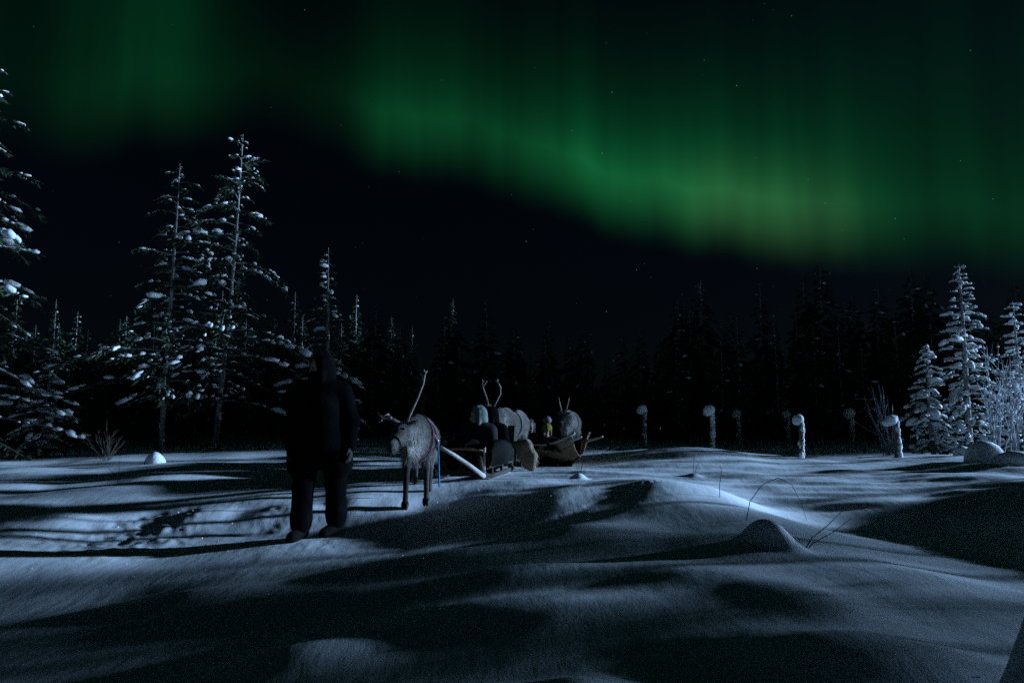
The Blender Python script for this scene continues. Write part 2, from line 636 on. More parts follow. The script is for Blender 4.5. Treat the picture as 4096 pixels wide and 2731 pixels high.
def ridge(x, y, pts, hgt, wl, wr):
    """a drift along a polyline; wl and wr are the widths to its left and right when walking along it"""
    best = np.full(np.shape(x), 1e9)
    side = np.zeros(np.shape(x)); amp = np.zeros(np.shape(x))
    for i in range(len(pts) - 1):
        ax, ay, ah = pts[i]; bx, by, bh = pts[i + 1]
        ex, ey = bx - ax, by - ay
        l2 = ex * ex + ey * ey
        t = np.clip(((x - ax) * ex + (y - ay) * ey) / l2, 0, 1)
        qx, qy = x - ax - t * ex, y - ay - t * ey
        d = np.hypot(qx, qy)
        s = ex * qy - ey * qx
        m = d < best
        best = np.where(m, d, best); side = np.where(m, s, side); amp = np.where(m, ah + (bh - ah) * t, amp)
    w = np.where(side > 0, wl, wr)
    return hgt * amp * np.exp(-(best / w) ** 2)

_pr = random.Random(8)
PRINTS = []
for _i in range(0):                                  # hoof and boot prints along the trodden track
    _x = -2.6 - _i * 0.17 + _pr.uniform(-.08, .08)
    PRINTS.append((_x, 7.15 + 0.16 * (_x + 2.2) + 0.02 * (_x + 2.2) ** 2 + _pr.uniform(-.35, .75)))

def ground_z(x, y):
    x = np.asarray(x, float); y = np.asarray(y, float)
    z = 0.27 * sstep(6.4, 9.4, y) * sstep(-14, -2, x + 0.35 * (y - 8))
    z = z + 0.10 * sstep(-6, -3, -x) * sstep(8, 12, y)
    # broad swell in front: rises from the right, falls away to the left
    kx, kz = [-9, -5, -3, -1.6, -0.6, 0.4, 1.4, 2.3, 3.0, 3.8, 6], [-0.40, -0.40, -0.27, -0.10, 0.03, 0.13, 0.19, 0.16, 0.06, 0.0, 0.0]
    offs = np.linspace(-0.75, 0.75, 9)
    wts = 1 - (offs / 0.95) ** 2
    prof = sum(w_ * np.interp(x + o_, kx, kz) for o_, w_ in zip(offs, wts)) / wts.sum()
    z = z + prof * (1 - sstep(5.2, 6.9, y - 0.06 * (x + 2)))
    # lit plateau right of the trail, swell beyond it, basin in front of the posts
    z = z + bump(x, y, 3.6, 14.0, 0.20, 2.0, 1.7, 10)
    z = z + bump(x, y, 3.3, 8.2, -0.10, 1.2, 2.4, 10)
    z = z + bump(x, y, 8.6, 13.0, 0.16, 2.6, 2.8)
    z = z + bump(x, y, 7.6, 10.6, 0.07, 1.3, 1.2)
    z = z + bump(x, y, 6.3, 17.0, -0.15, 3.2, 2.5)
    # big bank on the right
    z = z + ridge(x, y, [(4.9, 4.0, .35), (5.3, 5.0, .52), (6.0, 6.2, .60), (7.2, 7.4, .78), (8.6, 8.3, .95), (10, 8.9, .9), (12, 9, .6)], 0.64, 1.0, 1.5)
    # drift crest between the dark hollow and the basin
    z = z + ridge(x, y, [(-0.4, 8.9, .3), (0.9, 8.5, .55), (1.8, 8.35, .8), (2.15, 7.9, .7), (2.25, 7.0, .40), (2.25, 6.0, .35), (2.2, 5.2, .30), (2.3, 4.2, .3), (2.6, 3.4, .2)], 0.19, 0.55, 1.25)
    band = sstep(5.6, 6.6, y) * (1 - sstep(7.4, 8.7, y))
    z = z + band * (0.32 * np.clip((x + 1.0) / 3.2, 0, 1) * (1 - sstep(1.2, 3.6, x)) - 0.11 * sstep(-7, -3.2, x) * np.clip((1.6 - x) / 4.0, 0, 1))
    z = z + bump(x, y, -2.0, 6.9, 0.07, 0.9, 0.5) + bump(x, y, 0.7, 13.3, -0.20, 1.5, 1.8) + bump(x, y, -0.9, 7.6, 0.03, 0.8, 0.5) + bump(x, y, 0.15, 7.35, 0.10, 0.9, 0.6)
    # snowed-up stump
    z = z + bump(x, y, 1.80, 4.95, 0.16, 0.20, 0.12, -52, 1.3) + bump(x, y, 1.74, 4.92, 0.05, 0.34, 0.24)
    # small snow heaps with grass stems
    z = z + bump(x, y, 0.90, 9.35, 0.09, 0.11, 0.13, 0, 1.2)
    z = z + bump(x, y, 2.65, 10.1, 0.05, 0.10, 0.12)
    # drifts in front
    z = z + bump(x, y, 0.56, 5.65, 0.13, 0.50, 0.42)
    z = z + bump(x, y, -0.5, 5.3, 0.07, 0.8, 0.30, 4)
    z = z + bump(x, y, 0.15, 4.55, 0.09, 0.75, 0.30, 4)
    z = z + bump(x, y, 1.0, 4.15, 0.07, 0.5, 0.35, -10)
    z = z + bump(x, y, 0.1, 3.65, 0.07, 1.0, 0.34, -4)
    z = z + bump(x, y, 1.45, 3.55, 0.08, 0.30, 0.45, 30)
    z = z + bump(x, y, 1.35, 2.75, 0.11, 0.50, 0.30, -20)
    z = z + bump(x, y, 0.22, 2.50, 0.07, 0.20, 0.16)
    z = z + bump(x, y, -0.15, 2.65, 0.05, 0.4, 0.16)
    z = z + bump(x, y, -1.05, 3.35, 0.06, 0.35, 0.25)
    z = z + bump(x, y, -1.3, 4.55, 0.06, 0.6, 0.22)
    z = z + bump(x, y, -2.2, 5.0, 0.07, 0.7, 0.3)
    # snow hump shaped in for an unidentified dark shape at the picture's right edge
    z = z + bump(x + 0.10 * perlin(x * 2.3, y * 2.3, 61) + 0.03 * perlin(x * 9, y * 9, 62), y + 0.08 * perlin(x * 2.7, y * 2.7, 63), 1.72, 1.66, 0.74, 0.52, 0.42, 0, 2.6)
    # trodden sled track from the left, passing the reindeer
    tr = y - (7.15 + 0.16 * (x + 2.2) + 0.02 * (x + 2.2) ** 2)
    on = sstep(-0.9, -2.0, x) * sstep(-14, -10, x)
    trk = on * np.exp(-(tr / 0.55) ** 2)
    z = z - 0.06 * trk
    z = z + on * 0.05 * np.exp(-((tr - 0.75) / 0.28) ** 2) * (1 + 1.2 * perlin(x * 2.1, y * 2.1, 5))
    lump = perlin(x * 5, y * 5, 21) + 0.6 * perlin(x * 12, y * 12, 22)
    churn = on * np.exp(-((tr - 0.25) / 0.75) ** 2) * sstep(-0.25, 0.35, perlin(x * 0.9, y * 0.9, 31))
    z = z + 0.024 * churn * lump
    z = z + 0.055 * sstep(-1.8, -3.0, x) * sstep(6.2, 7.2, y) * (1 - sstep(11, 14, y)) * perlin(x * 0.95 + 4.4, y * 0.95, 51)
    z = z + 0.010 * trk * np.sin(tr * 40) * 0.5
    # wind-shaped undulation
    far = 1.0 / (1.0 + (np.hypot(x, y) / 40.0) ** 2)
    u = x * 0.96 + y * 0.27; w = -x * 0.27 + y * 0.96
    near = 1 - (0.25 + 0.35 * sstep(0.2, -1.5, x)) * sstep(7.5, 6.0, y)
    z = z + far * near * (0.070 * perlin(u * 0.50 + 3.3, w * 0.45, 1) + 0.050 * perlin(u * 0.9, w * 1.0 + 9.1, 2) + 0.018 * perlin(u * 1.3, w * 2.4, 3) + 0.005 * perlin(u * 3.0, w * 6.5, 4))
    aa = math.radians(-9)
    u2 = x * math.cos(aa) + y * math.sin(aa); w2 = -x * math.sin(aa) + y * math.cos(aa)
    zone = sstep(-1.2, 0.8, x) * (1 - sstep(7.5, 10, x)) * sstep(7.4, 8.6, y) * (1 - sstep(13, 16, y)) + 0.35 * sstep(1.6, 3.0, x) * (1 - sstep(5, 7, x)) * sstep(3.0, 4.2, y) * (1 - sstep(7.4, 8.6, y))
    z = z + zone * (0.050 * np.abs(perlin(u2 * 0.42, w2 * 1.9, 41)) + 0.026 * perlin(u2 * 0.8, w2 * 4.2, 42))
    for px_, py_ in PRINTS:
        m = (np.abs(x - px_) < 0.3) & (np.abs(y - py_) < 0.3)
        if np.any(m):
            d2 = ((x - px_) / 0.075) ** 2 + ((y - py_) / 0.10) ** 2
            z = np.where(m, z - 0.028 * np.exp(-d2) + 0.007 * np.exp(-(np.sqrt(d2) - 1.7) ** 2 * 3), z)
    z = z + 0.35 * (1 - far) * perlin(x * 0.05, y * 0.05, 8)
    return z

def gz(x, y):
    return float(ground_z(np.array([x]), np.array([y]))[0])

def build_ground():
    front = np.radians(np.arange(-50, 50.01, 0.16))
    back = np.radians(np.concatenate([np.arange(51, 75, 1.0), np.arange(75, 286, 4.0), np.arange(286, 309.5, 1.0)]))
    ang = np.concatenate([front, back])
    rad = [0.55]
    while rad[-1] < 12:
        rad.append(rad[-1] * 1.0062)
    while rad[-1] < 45:
        rad.append(rad[-1] * 1.012)
    while rad[-1] < 1200:
        rad.append(rad[-1] * 1.10)
    rad = np.array(rad)
    R_, A_ = np.meshgrid(rad, ang, indexing='ij')
    X, Y = R_ * np.sin(A_), R_ * np.cos(A_)
    Z = ground_z(X, Y)
    nr, na = X.shape
    V = np.stack([X, Y, Z], -1).reshape(-1, 3)
    V = np.concatenate([V, [[0, 0, gz(0, 0)]]])
    i, j = np.meshgrid(np.arange(nr - 1), np.arange(na), indexing='ij')
    j2 = (j + 1) % na
    Q = np.stack([i * na + j, i * na + j2, (i + 1) * na + j2, (i + 1) * na + j], -1).reshape(-1, 4)[:, ::-1]
    c = nr * na
    T = np.stack([np.arange(na), np.full(na, c), (np.arange(na) + 1) % na], 1)[:, ::-1]
    me = bpy.data.meshes.new('ground')
    me.vertices.add(len(V)); me.vertices.foreach_set('co', V.ravel())
    me.loops.add(Q.size + T.size)
    me.loops.foreach_set('vertex_index', np.concatenate([Q.ravel(), T.ravel()]).astype(np.int32))
    me.polygons.add(len(Q) + len(T))
    ls = np.concatenate([np.arange(len(Q)) * 4, Q.size + np.arange(len(T)) * 3]).astype(np.int32)
    me.polygons.foreach_set('loop_start', ls)
    me.polygons.foreach_set('use_smooth', np.ones(len(ls), bool))
    me.update(calc_edges=True)
    me.validate()
    me.materials.append(M_GROUND)
    o = link_mesh('ground', me)
    tag(o, 'wind-drifted snow covering the ground of the clearing', 'ground', kind='structure')
    # make sure it faces up
    if me.polygons[0].normal.z < 0:
        me.flip_normals()
    return o

build_ground()

# ------------------------------------------------------------------ trees
def at_pix(u, v_base, Y):
    """ground point on the line of sight at picture column u and distance Y"""
    d = pix_dir(u, v_base)
    return d.x / d.y * Y, Y

def spruce_meshes(seed, H, R, nb, snow=0.7, bs=0.10, sub=1, needles=16, droop=0.35, clear=0.06, power=0.85,
                  jit=0.45, lean=(0, 0), rise=0.15, stubs=0, trunk_snow=0.0, tip=True, longb=0.0, trunk_r=None, nlen=0.34, nmax=0.22, nw=0.12, smat=None):
    rng = np.random.default_rng(seed)
    tr = trunk_r or (0.010 * H + 0.025)
    def tp(h):
        return np.array([lean[0] * h * H + 0.03 * math.sin(h * 5 + seed), lean[1] * h * H + 0.03 * math.cos(h * 4 + seed), h * H])
    T, C, S = MB(), MB(), MB()
    hs = np.linspace(0, 1, 12)
    pts = [tp(h) for h in hs]
    pts[0] = pts[0] - np.array([0, 0, 0.15])
    T.tube(pts, [tr * (1 - h) ** 0.8 + 0.006 for h in hs], 8)
    for i in range(nb):
        h = clear + (1 - clear) * ((i + rng.uniform(0, 1)) / nb)
        h = min(h, 0.985)
        a = i * 2.39996 + rng.uniform(-0.5, 0.5)
        prof = (1 - h) ** power
        if clear > 0.1:
            prof *= 0.55 + 0.45 * min(1.0, (h - clear) / 0.25 + 0.1)
        L = R * prof * (1 + rng.uniform(-jit, jit * 0.45)) + 0.06
        if longb and rng.random() < longb:
            L *= 1.35
        b0 = tp(h)
        da = np.array([math.cos(a), math.sin(a), 0.0])
        sd = np.array([-math.sin(a), math.cos(a), 0.0])
        r0 = rise * (0.4 + 1.6 * h)
        dr = droop * rng.uniform(0.6, 1.4)
        curl = rng.uniform(-0.2, 0.2)
        def bp(t):
            return b0 + da * (L * t) + sd * (curl * L * t * t) + np.array([0, 0, L * (r0 * t - dr * t ** 1.8)])
        ts = np.linspace(0, 1, 6)
        T.tube([bp(t) for t in ts], [max(0.004, 0.010 * L * (1 - t * 0.8) + 0.003) for t in ts], 4, cap=False)
        # needle sprays
        m = int(needles * (0.4 + L))
        t_ = rng.uniform(0.12, 1.0, m) ** 0.8
        for t in t_:
            p = bp(t)
            tg = bp(min(1, t + 0.05)) - bp(max(0, t - 0.05))
            tg = tg / (np.linalg.norm(tg) + 1e-9)
            s_ = 1 if rng.random() < 0.5 else -1
            d = tg * rng.uniform(0.3, 1.0) + sd * s_ * rng.uniform(0.2, 1.0) + np.array([0, 0, rng.uniform(-0.75, 0.12)])
            d = d / np.linalg.norm(d)
            l = np.clip(L * nlen * (1.2 - 0.6 * t), 0.06, nmax) * rng.uniform(0.6, 1.2)
            wv = np.cross(d, rng.normal(0, 1, 3))
            wv = wv / (np.linalg.norm(wv) + 1e-9) * l * nw * rng.uniform(0.7, 1.4)
            C.add([p, p + d * l * 0.45 + wv, p + d * l, p + d * l * 0.45 - wv], [(0, 1, 2, 3)])
        # snow lying on the branch
        ns = rng.poisson(snow * (1.2 + 3.2 * L))
        for _ in range(ns):
            t = rng.uniform(0.25, 1.0)
            p = bp(t)
            tg = bp(min(1, t + 0.06)) - bp(max(0, t - 0.06))
            yaw = math.atan2(tg[1], tg[0])
            pit = math.atan2(tg[2], math.hypot(tg[0], tg[1]))
            s = bs * rng.lognormal(0, 0.45) * (0.35 + 0.65 * min(1.0, L / (0.55 * R + 0.1)))
            p = p + sd * rng.uniform(-0.28, 0.28) * L * min(t, 1 - t * 0.6) + np.array([0, 0, s * 0.25])
            blob(S, p, (s * rng.uniform(1.0, 1.9), s * rng.uniform(0.6, 1.0), s * rng.uniform(0.5, 0.9)), rng, sub, yaw, pit * 0.8 + rng.uniform(-.2, .2), 0.22)
        if snow > 0.2 and rng.random() < 0.35:    # a continuous pad along the branch
            t0, t1 = sorted(rng.uniform(0.05, 1.0, 2))
            if t1 - t0 > 0.25:
                tt = np.linspace(t0, t1, 7)
                rr = bs * 0.55 * rng.uniform(0.5, 1.0)
                S.tube([bp(t) + np.array([0, 0, rr * 0.6]) for t in tt], [rr * (0.35 + 0.65 * math.sin(math.pi * (k + .5) / 7)) * rng.uniform(.8, 1.2) for k in range(7)], 7)
    for i in range(stubs):
        h = rng.uniform(0.03, 0.45)
        a = rng.uniform(0, 6.28)
        L = rng.uniform(0.1, 0.35)
        p0 = tp(h)
        d = np.array([math.cos(a), math.sin(a), rng.uniform(-0.3, 0.3)])
        T.tube([p0, p0 + d * L * 0.5, p0 + d * L + np.array([0, 0, -0.04])], [0.012, 0.009, 0.004], 4, cap=False)
    nt = int(trunk_snow * H * 9)
    for i in range(nt):                           # snow plastered on the windward side of the trunk
        h = rng.uniform(0.0, 0.6)
        p = tp(h)
        a = rng.normal(0.1, 0.8)
        r = tr * (1 - h) ** 0.8
        blob(S, p + np.array([math.cos(a), math.sin(a), 0]) * r * 0.8, (r * 0.55, r * 0.6, r * rng.uniform(0.8, 2.2)), rng, 1, a, 0, 0.25, 1.0)
    if tip:
        for k in range(7):
            blob(S, tp(0.998 - 0.012 * k) + rng.normal(0, 0.008, 3), np.array([0.45, 0.45, 0.8]) * bs * rng.uniform(0.2, 0.45), rng, 1)
    return T.mesh('trunk', M_BARK), C.mesh('crown', M_NEEDLE, False), S.mesh('snow_load', smat or M_SNOW)

def tree_from(meshes, name, x, y, rz, label, group=None, scale=1.0, dz=0.0):
    o = empty(name, (x, y, gz(x, y) + dz), rz, label, 'tree', group)
    o.scale = (scale, scale, scale)
    for nm, me in zip(('trunk', 'crown', 'snow_load'), meshes):
        if len(me.polygons):
            c = link_mesh(nm, me, o)
            if nm == 'snow_load':
                c['kind'] = 'stuff'
    return o

# -- the pair of open spruces at the left
x, y = at_pix(865, 1800, 17.5)
m = spruce_meshes(11, 8.4, 2.35, 84, 1.45, 0.050, 1, 40, 0.55, 0.15, 0.66, 0.75, (0.035, 0.0), 0.25, 20, 0.35, longb=0.25, trunk_r=0.068)
tree_from(m, 'spruce_tree', x, y, 0.3, 'taller of the two open snow-dusted spruces at the left, trunk leaning right')
x, y = at_pix(648, 1800, 16.5)
m = spruce_meshes(17, 7.15, 2.1, 72, 1.45, 0.047, 1, 40, 0.50, 0.17, 0.70, 0.75, (0.004, 0.0), 0.2, 20, 0.5, longb=0.3, trunk_r=0.060)
tree_from(m, 'spruce_tree', x, y, 1.3, 'shorter thin spruce with pale bare lower trunk beside the tall leaning spruce')
# -- tree cut by the left edge, small spruce in front of it
x, y = at_pix(-190, 1800, 15.0)
m = spruce_meshes(23, 9.5, 2.5, 100, 1.1, 0.062, 1, 40, 0.45, 0.05, 0.75, 0.5, (0, 0), 0.2, 4, 0.2)
tree_from(m, 'spruce_tree', x, y, 0.9, 'big dark spruce half cut off by the left picture edge')
x, y = at_pix(165, 1830, 16.4)
m = spruce_meshes(29, 2.6, 0.78, 52, 1.9, 0.052, 1, 40, 0.5, 0.03, 0.7, 0.4, (0, 0), 0.2)
tree_from(m, 'spruce_tree', x, y, 0.0, 'small snow-loaded young spruce at the left, in front of the big cut-off spruce')
x, y = at_pix(1295, 1780, 19.0)
m = spruce_meshes(31, 5.6, 1.35, 70, 0.8, 0.065, 1, 34, 0.45, 0.06, 0.8, 0.5, (0, 0), 0.2)
tree_from(m, 'spruce_tree', x, y, 0.0, 'dim snowy spruce behind the standing person, its top above his head')

# -- brightly lit spruces at the right
x, y = at_pix(3735, 1835, 15.4)
m = spruce_meshes(41, 2.50, 0.62, 60, 4.2, 0.046, 2, 26, 0.55, 0.03, 0.75, 0.35, (0, 0), 0.25)
tree_from(m, 'spruce_tree', x, y, 0.0, 'short bright young spruce thick with snow, next to the rightmost post')
x, y = at_pix(3890, 1830, 16.0)
m = spruce_meshes(43, 4.50, 0.84, 92, 3.4, 0.046, 2, 26, 0.50, 0.04, 0.70, 0.4, (0, 0), 0.3)
tree_from(m, 'spruce_tree', x, y, 0.4, 'tall bright narrow spruce with snow lumps, tallest of the lit ones at the right')
x, y = at_pix(4110, 1830, 15.4)
m = spruce_meshes(47, 3.5, 0.62, 64, 3.4, 0.046, 2, 26, 0.50, 0.04, 0.70, 0.4, (0, 0), 0.3)
tree_from(m, 'spruce_tree', x, y, 0.9, 'bright snowy spruce cut off by the right picture edge')

# -- forest round the clearing
protos = [spruce_meshes(101, 10.0, 1.9, 100, 0.05, 0.12, 1, 22, 0.5, 0.03, 0.80, 0.45, tip=False, nlen=0.5, nmax=0.85, nw=0.22, smat=M_FARSNOW),
          spruce_meshes(103, 11.5, 1.6, 106, 0.05, 0.12, 1, 22, 0.5, 0.03, 0.75, 0.45, tip=False, nlen=0.5, nmax=0.85, nw=0.22, smat=M_FARSNOW),
          spruce_meshes(107, 8.5, 1.7, 92, 0.05, 0.11, 1, 22, 0.5, 0.02, 0.85, 0.45, tip=False, nlen=0.5, nmax=0.85, nw=0.22, smat=M_FARSNOW),
          spruce_meshes(109, 9.5, 2.1, 96, 0.05, 0.12, 1, 22, 0.6, 0.04, 0.65, 0.55, tip=False, nlen=0.5, nmax=0.85, nw=0.22, smat=M_FARSNOW)]
GROUP = 'spruces of the dark forest behind the clearing'
rng = np.random.default_rng(5)
def forest_tree(x, y, scale=None, k=None):
    k = int(rng.integers(0, 4)) if k is None else k
    s = scale if scale else rng.uniform(0.72, 1.08)
    tree_from(protos[k], 'spruce_tree', x, y, rng.uniform(0, 6.28), 'dark snow-dusted spruce in the forest wall behind the clearing', GROUP, s, -0.05)

# skyline of the forest edge as the photograph shows it: column -> top row
sky_u = [-200, 500, 1000, 1290, 1500, 1700, 1900, 2100, 2250, 2400, 2550, 2780, 3000, 3300, 3600, 3800, 4100, 4400]
sky_v = [1150, 1180, 1150, 1120, 1120, 1130, 1160, 1200, 1230, 1370, 1240, 1010, 1080, 1020, 1010, 1030, 1050, 1000]
protoH = [10.0, 11.5, 8.5, 9.5]
def skyline_tree(u, Y, f=1.0):
    v = float(np.interp(u, sky_u, sky_v))
    v = 1680 - (1680 - v) * f
    d = pix_dir(u, v)
    X = d.x / d.y * Y
    top = CAM_Z + d.z / d.y * Y
    k = int(rng.integers(0, 4))
    s = (top - gz(X, Y)) / protoH[k]
    forest_tree(X, Y, s, k)
for u in np.arange(-150, 4300, 125):
    skyline_tree(u + rng.uniform(-45, 45), rng.uniform(33, 36), rng.uniform(0.42, 0.72))
for u in np.arange(-150, 4300, 105):
    skyline_tree(u + rng.uniform(-45, 45), rng.uniform(38, 44), rng.uniform(0.66, 1.0))
for u in np.arange(-150, 4300, 115):
    skyline_tree(u + rng.uniform(-45, 45), rng.uniform(47, 58), rng.uniform(0.62, 0.95))
# unseen tall spruces added on the right to shade what lies behind the posts
def shade_tree(X, Y, s, k=None):
    k = int(rng.integers(0, 4)) if k is None else k
    tree_from(protos[k], 'spruce_tree', X, Y, rng.uniform(0, 6.28), 'tall dark spruce added out of view right of the clearing to block low light', 'added shade spruces right of the clearing', s, -0.05)
for i in range(230):
    X = rng.uniform(34, 84)
    q = rng.uniform(22.5, 60)
    Y = (q + math.sin(SUN_PHI) * X) / math.cos(SUN_PHI)
    if (X - 5) / Y > 0.80:
        shade_tree(X, Y, rng.uniform(1.5, 1.9) if q < 26 else rng.uniform(1.8, 2.3))
# added unseen spruces that thin the light on left trees, posts and near snow
def shade_stand(spots):
    for X, q, sc, k in spots:
        shade_tree(X, (q + math.sin(SUN_PHI) * X) / math.cos(SUN_PHI), sc, k)
shade_stand([(58, 18.0, 1.7, 1), (51, 19.3, 1.65, 1), (64, 17.0, 1.7, 1), (48, 20.6, 1.65, 1), (56, 21.6, 1.7, 1), (61, 19.9, 1.7, 1), (46, 17.5, 1.6, 1)])
shade_stand([(52, 4.9, 1.34, 1), (60, 2.7, 1.48, 1), (55, 0.4, 1.38, 1), (63, -2.2, 1.48, 1)])
# high-crowned pines added out of view to dim the snow left and in front
pine = [spruce_meshes(211, 6.2, 1.15, 44, 0.5, 0.06, 1, 26, 0.35, 0.42, 0.6, 0.5, nmax=0.3, nw=0.16),
        spruce_meshes(223, 4.6, 1.05, 36, 0.5, 0.06, 1, 26, 0.35, 0.40, 0.6, 0.5, nmax=0.3, nw=0.16)]
for X, q, k, s in ((15.0, 7.7, 0, 1.0), (17.5, 9.4, 0, 1.08), (15.6, 11.2, 0, 1.0), (19.0, 6.4, 0, 1.1), (11.8, 3.2, 1, 1.0), (12.6, 5.0, 1, 1.05), (12.2, 6.3, 1, 1.1), (13.8, 4.1, 1, 1.1), (14.4, 2.4, 1, 1.12), (13.2, 1.4, 1, 1.05)):
    tree_from(pine[k], 'shade_pine', X, (q + math.sin(SUN_PHI) * X) / math.cos(SUN_PHI), rng.uniform(0, 6.28),
              'young high-crowned pine added out of view to shade the left and near snow', 'added shade pines right of the clearing', s, -0.02)

# ------------------------------------------------------------------ fence posts capped with snow
def snow_post(u, v_top, Y, label, seed, vb=1800, r=0.075, cap=0.155, off=(-0.05, 0.0), group=None):
    rng = np.random.default_rng(seed)
    x, y = at_pix(u, vb, Y)
    z0 = gz(x, y)
    d = pix_dir(u, v_top)
    top = CAM_Z + d.z / d.y * Y - z0
    o = empty('fence_post', (x, y, z0), 0, label, 'post', group)
    P, K, S = MB(), MB(), MB()
    hp = top - cap * 0.9
    lean = rng.normal(0, 0.015, 2)
    pts = [(lean[0] * t * hp, lean[1] * t * hp, -0.2 + (hp + 0.2) * t) for t in np.linspace(0, 1, 9)]
    P.tube(pts, [r * 0.72 * rng.uniform(0.95, 1.05) for _ in pts], 10)
    P.obj('pole', M_POST, o)
    n = int(hp / 0.028)
    for i in range(n):
        zz = hp * (i + 0.5) / n
        a = rng.normal(0.2, 1.0)
        s = r * rng.uniform(0.55, 0.95)
        blob(K, (lean[0] * zz + math.cos(a) * r * 0.40, lean[1] * zz + math.sin(a) * r * 0.40, zz), (s * 0.9, s * 0.9, s * rng.uniform(0.8, 2.0)), rng, 2, a, 0, 0.28, 1.0)
    K.obj('snow_crust', M_SNOW, o)['kind'] = 'stuff'
    q = SDF(0.05)
    q.ell((off[0], off[1], hp + cap * 0.15), (cap, cap, cap * 0.9)).ell((off[0] * 2.0, off[1], hp - cap * 0.35), (cap * 0.74, cap * 0.74, cap * 0.6))
    q.ell((off[0] + rng.normal(0, .03), off[1] - 0.3 * cap, hp + cap * 0.3), (cap * .6, cap * .6, cap * 0.6))
    link_mesh('snow_cap', q.mesh('snow_cap', M_SNOW, 0.02), o)
    return o

snow_post(2578, 1622, 18.5, 'snow-capped post nearest the sleds, base hidden behind the drift', 1, 1790, 0.068, 0.125, (-0.05, 0))
snow_post(2850, 1622, 18.0, 'post with the widest mushroom-shaped snow cap, second from the sleds', 2, 1805, 0.070, 0.150, (-0.05, 0))
snow_post(3205, 1660, 16.8, 'snow-capped post standing alone at the middle of the lit basin', 3, 1850, 0.074, 0.132, (-0.03, 0))
snow_post(3592, 1662, 13.6, 'brightly lit post with a drooping double snow cap beside the short young spruce', 4, 1835, 0.068, 0.115, (-0.09, 0))
snow_post(2955, 1640, 26.0, 'dim far post right behind the widest snow cap post', 5, 1760, 0.085, 0.17, (-0.05, 0))
snow_post(3155, 1643, 28.0, 'dim far post seen just left of the post alone in the basin', 6, 1760, 0.085, 0.17, (-0.05, 0))
snow_post(3410, 1635, 25.0, 'dim far post between the basin post and the brightly lit post', 7, 1765, 0.085, 0.2, (-0.05, 0))

# ------------------------------------------------------------------ bare shrubs and stems
def shrub(name, x, y, n, hgt, spread, seed, label, cat='shrub', mat=None, rad=0.006, fork=3, lean=(0, 0), snow=0):
    rng = np.random.default_rng(seed)
    o = empty(name, (x, y, gz(x, y)), 0, label, cat)
    W, S = MB(), MB()
    for i in range(n):
        a = rng.uniform(0, 6.28)
        l = hgt * rng.uniform(0.55, 1.0)
        tip = np.array([math.cos(a) * spread * rng.uniform(0.1, 1) + lean[0] * l, math.sin(a) * spread * rng.uniform(0.1, 1) + lean[1] * l, l])
        base = rng.normal(0, 0.05, 3) * np.array([1, 1, 0])
        def sp(t):
            return base + tip * np.array([t ** 1.4, t ** 1.4, t]) + np.array([0, 0, -0.05 * (1 - t)])
        ts = np.linspace(0, 1, 6)
        W.tube([sp(t) for t in ts], [rad * (1 - 0.75 * t) for t in ts], 4, cap=False)
        for k in range(fork):
            t = rng.uniform(0.35, 0.9)
            p = sp(t)
            d = tip / l * rng.uniform(0.4, 1.0) + rng.normal(0, 0.35, 3)
            d[2] = abs(d[2])
            ll = l * rng.uniform(0.12, 0.35)
            W.tube([p, p + d * ll * 0.5, p + d * ll + np.array([0, 0, 0.02])], [rad * 0.6, rad * 0.45, rad * 0.25], 3, cap=False)
            for q in range(snow):
                blob(S, p + d * ll * rng.uniform(0.2, 1), np.array([1.2, 0.8, 0.7]) * rng.uniform(0.012, 0.045), rng, 1, rng.uniform(0, 6), 0, 0.2)
    W.obj('stems', mat or M_FROST, o)['kind'] = 'stuff'
    if snow:
        S.obj('snow_load', M_SNOW, o)['kind'] = 'stuff'
    return o

x, y = at_pix(3560, 1830, 15.2)
shrub('birch_shrub', x, y, 16, 1.65, 0.45, 51, 'thin frosted birch shrub fanning out behind the brightly lit post', lean=(-0.2, 0), rad=0.009)
x, y = at_pix(3985, 1830, 14.4)
shrub('birch_shrub', x, y, 16, 2.2, 0.8, 53, 'dense bare frosted shrub in front of the tall bright spruce', rad=0.010, fork=6, lean=(0.1, 0), snow=1)
x, y = at_pix(4062, 1840, 13.8)
shrub('birch_shrub', x, y, 14, 2.3, 0.5, 57, 'bare frosted shrub at the right picture edge before the cut-off spruce', rad=0.010, fork=5, snow=2)
x, y = at_pix(430, 1800, 13.5)
shrub('birch_shrub', x, y, 16, 0.65, 0.5, 59, 'low dark brush between the small left spruce and the thin spruce', rad=0.006, mat=M_TWIG)

def stem(x, y, paths, label):
    o = empty('dry_stem', (x, y, gz(x, y)), 0, label, 'dry stem')
    for p in paths:
        b = MB()
        b.tube([(0, 0, -0.06)] + p, [0.004] + [0.0035 - 0.002 * i / len(p) for i in range(len(p))], 5)
        b.obj('stalk', M_TWIG, o)
    return o
stem(0.905, 9.35, [[(0.00, 0, 0.12), (0.02, 0, 0.26), (0.05, 0, 0.42)], [(0.06, 0, 0.16), (0.30, -0.05, 0.26), (0.55, -0.05, 0.36)], [(0.05, 0.02, 0.14), (0.2, 0.05, 0.26), (0.42, 0.05, 0.34)], [(-0.04, 0, 0.14), (-0.12, 0, 0.22)]], 'forked dry stem sticking out of the small snow heap near the sleds')
stem(2.65, 10.1, [[(0.0, 0, 0.1), (0.01, 0, 0.22), (0.03, 0, 0.32)], [(0.05, 0, 0.12), (0.12, 0, 0.18)]], 'short dry stem on the lit drift below the posts')
stem(2.15, 7.2, [[(0.0, 0, 0.12), (0.03, 0, 0.26), (0.01, 0, 0.33)]], 'straight dry stem on the crest at the edge of the dark hollow')
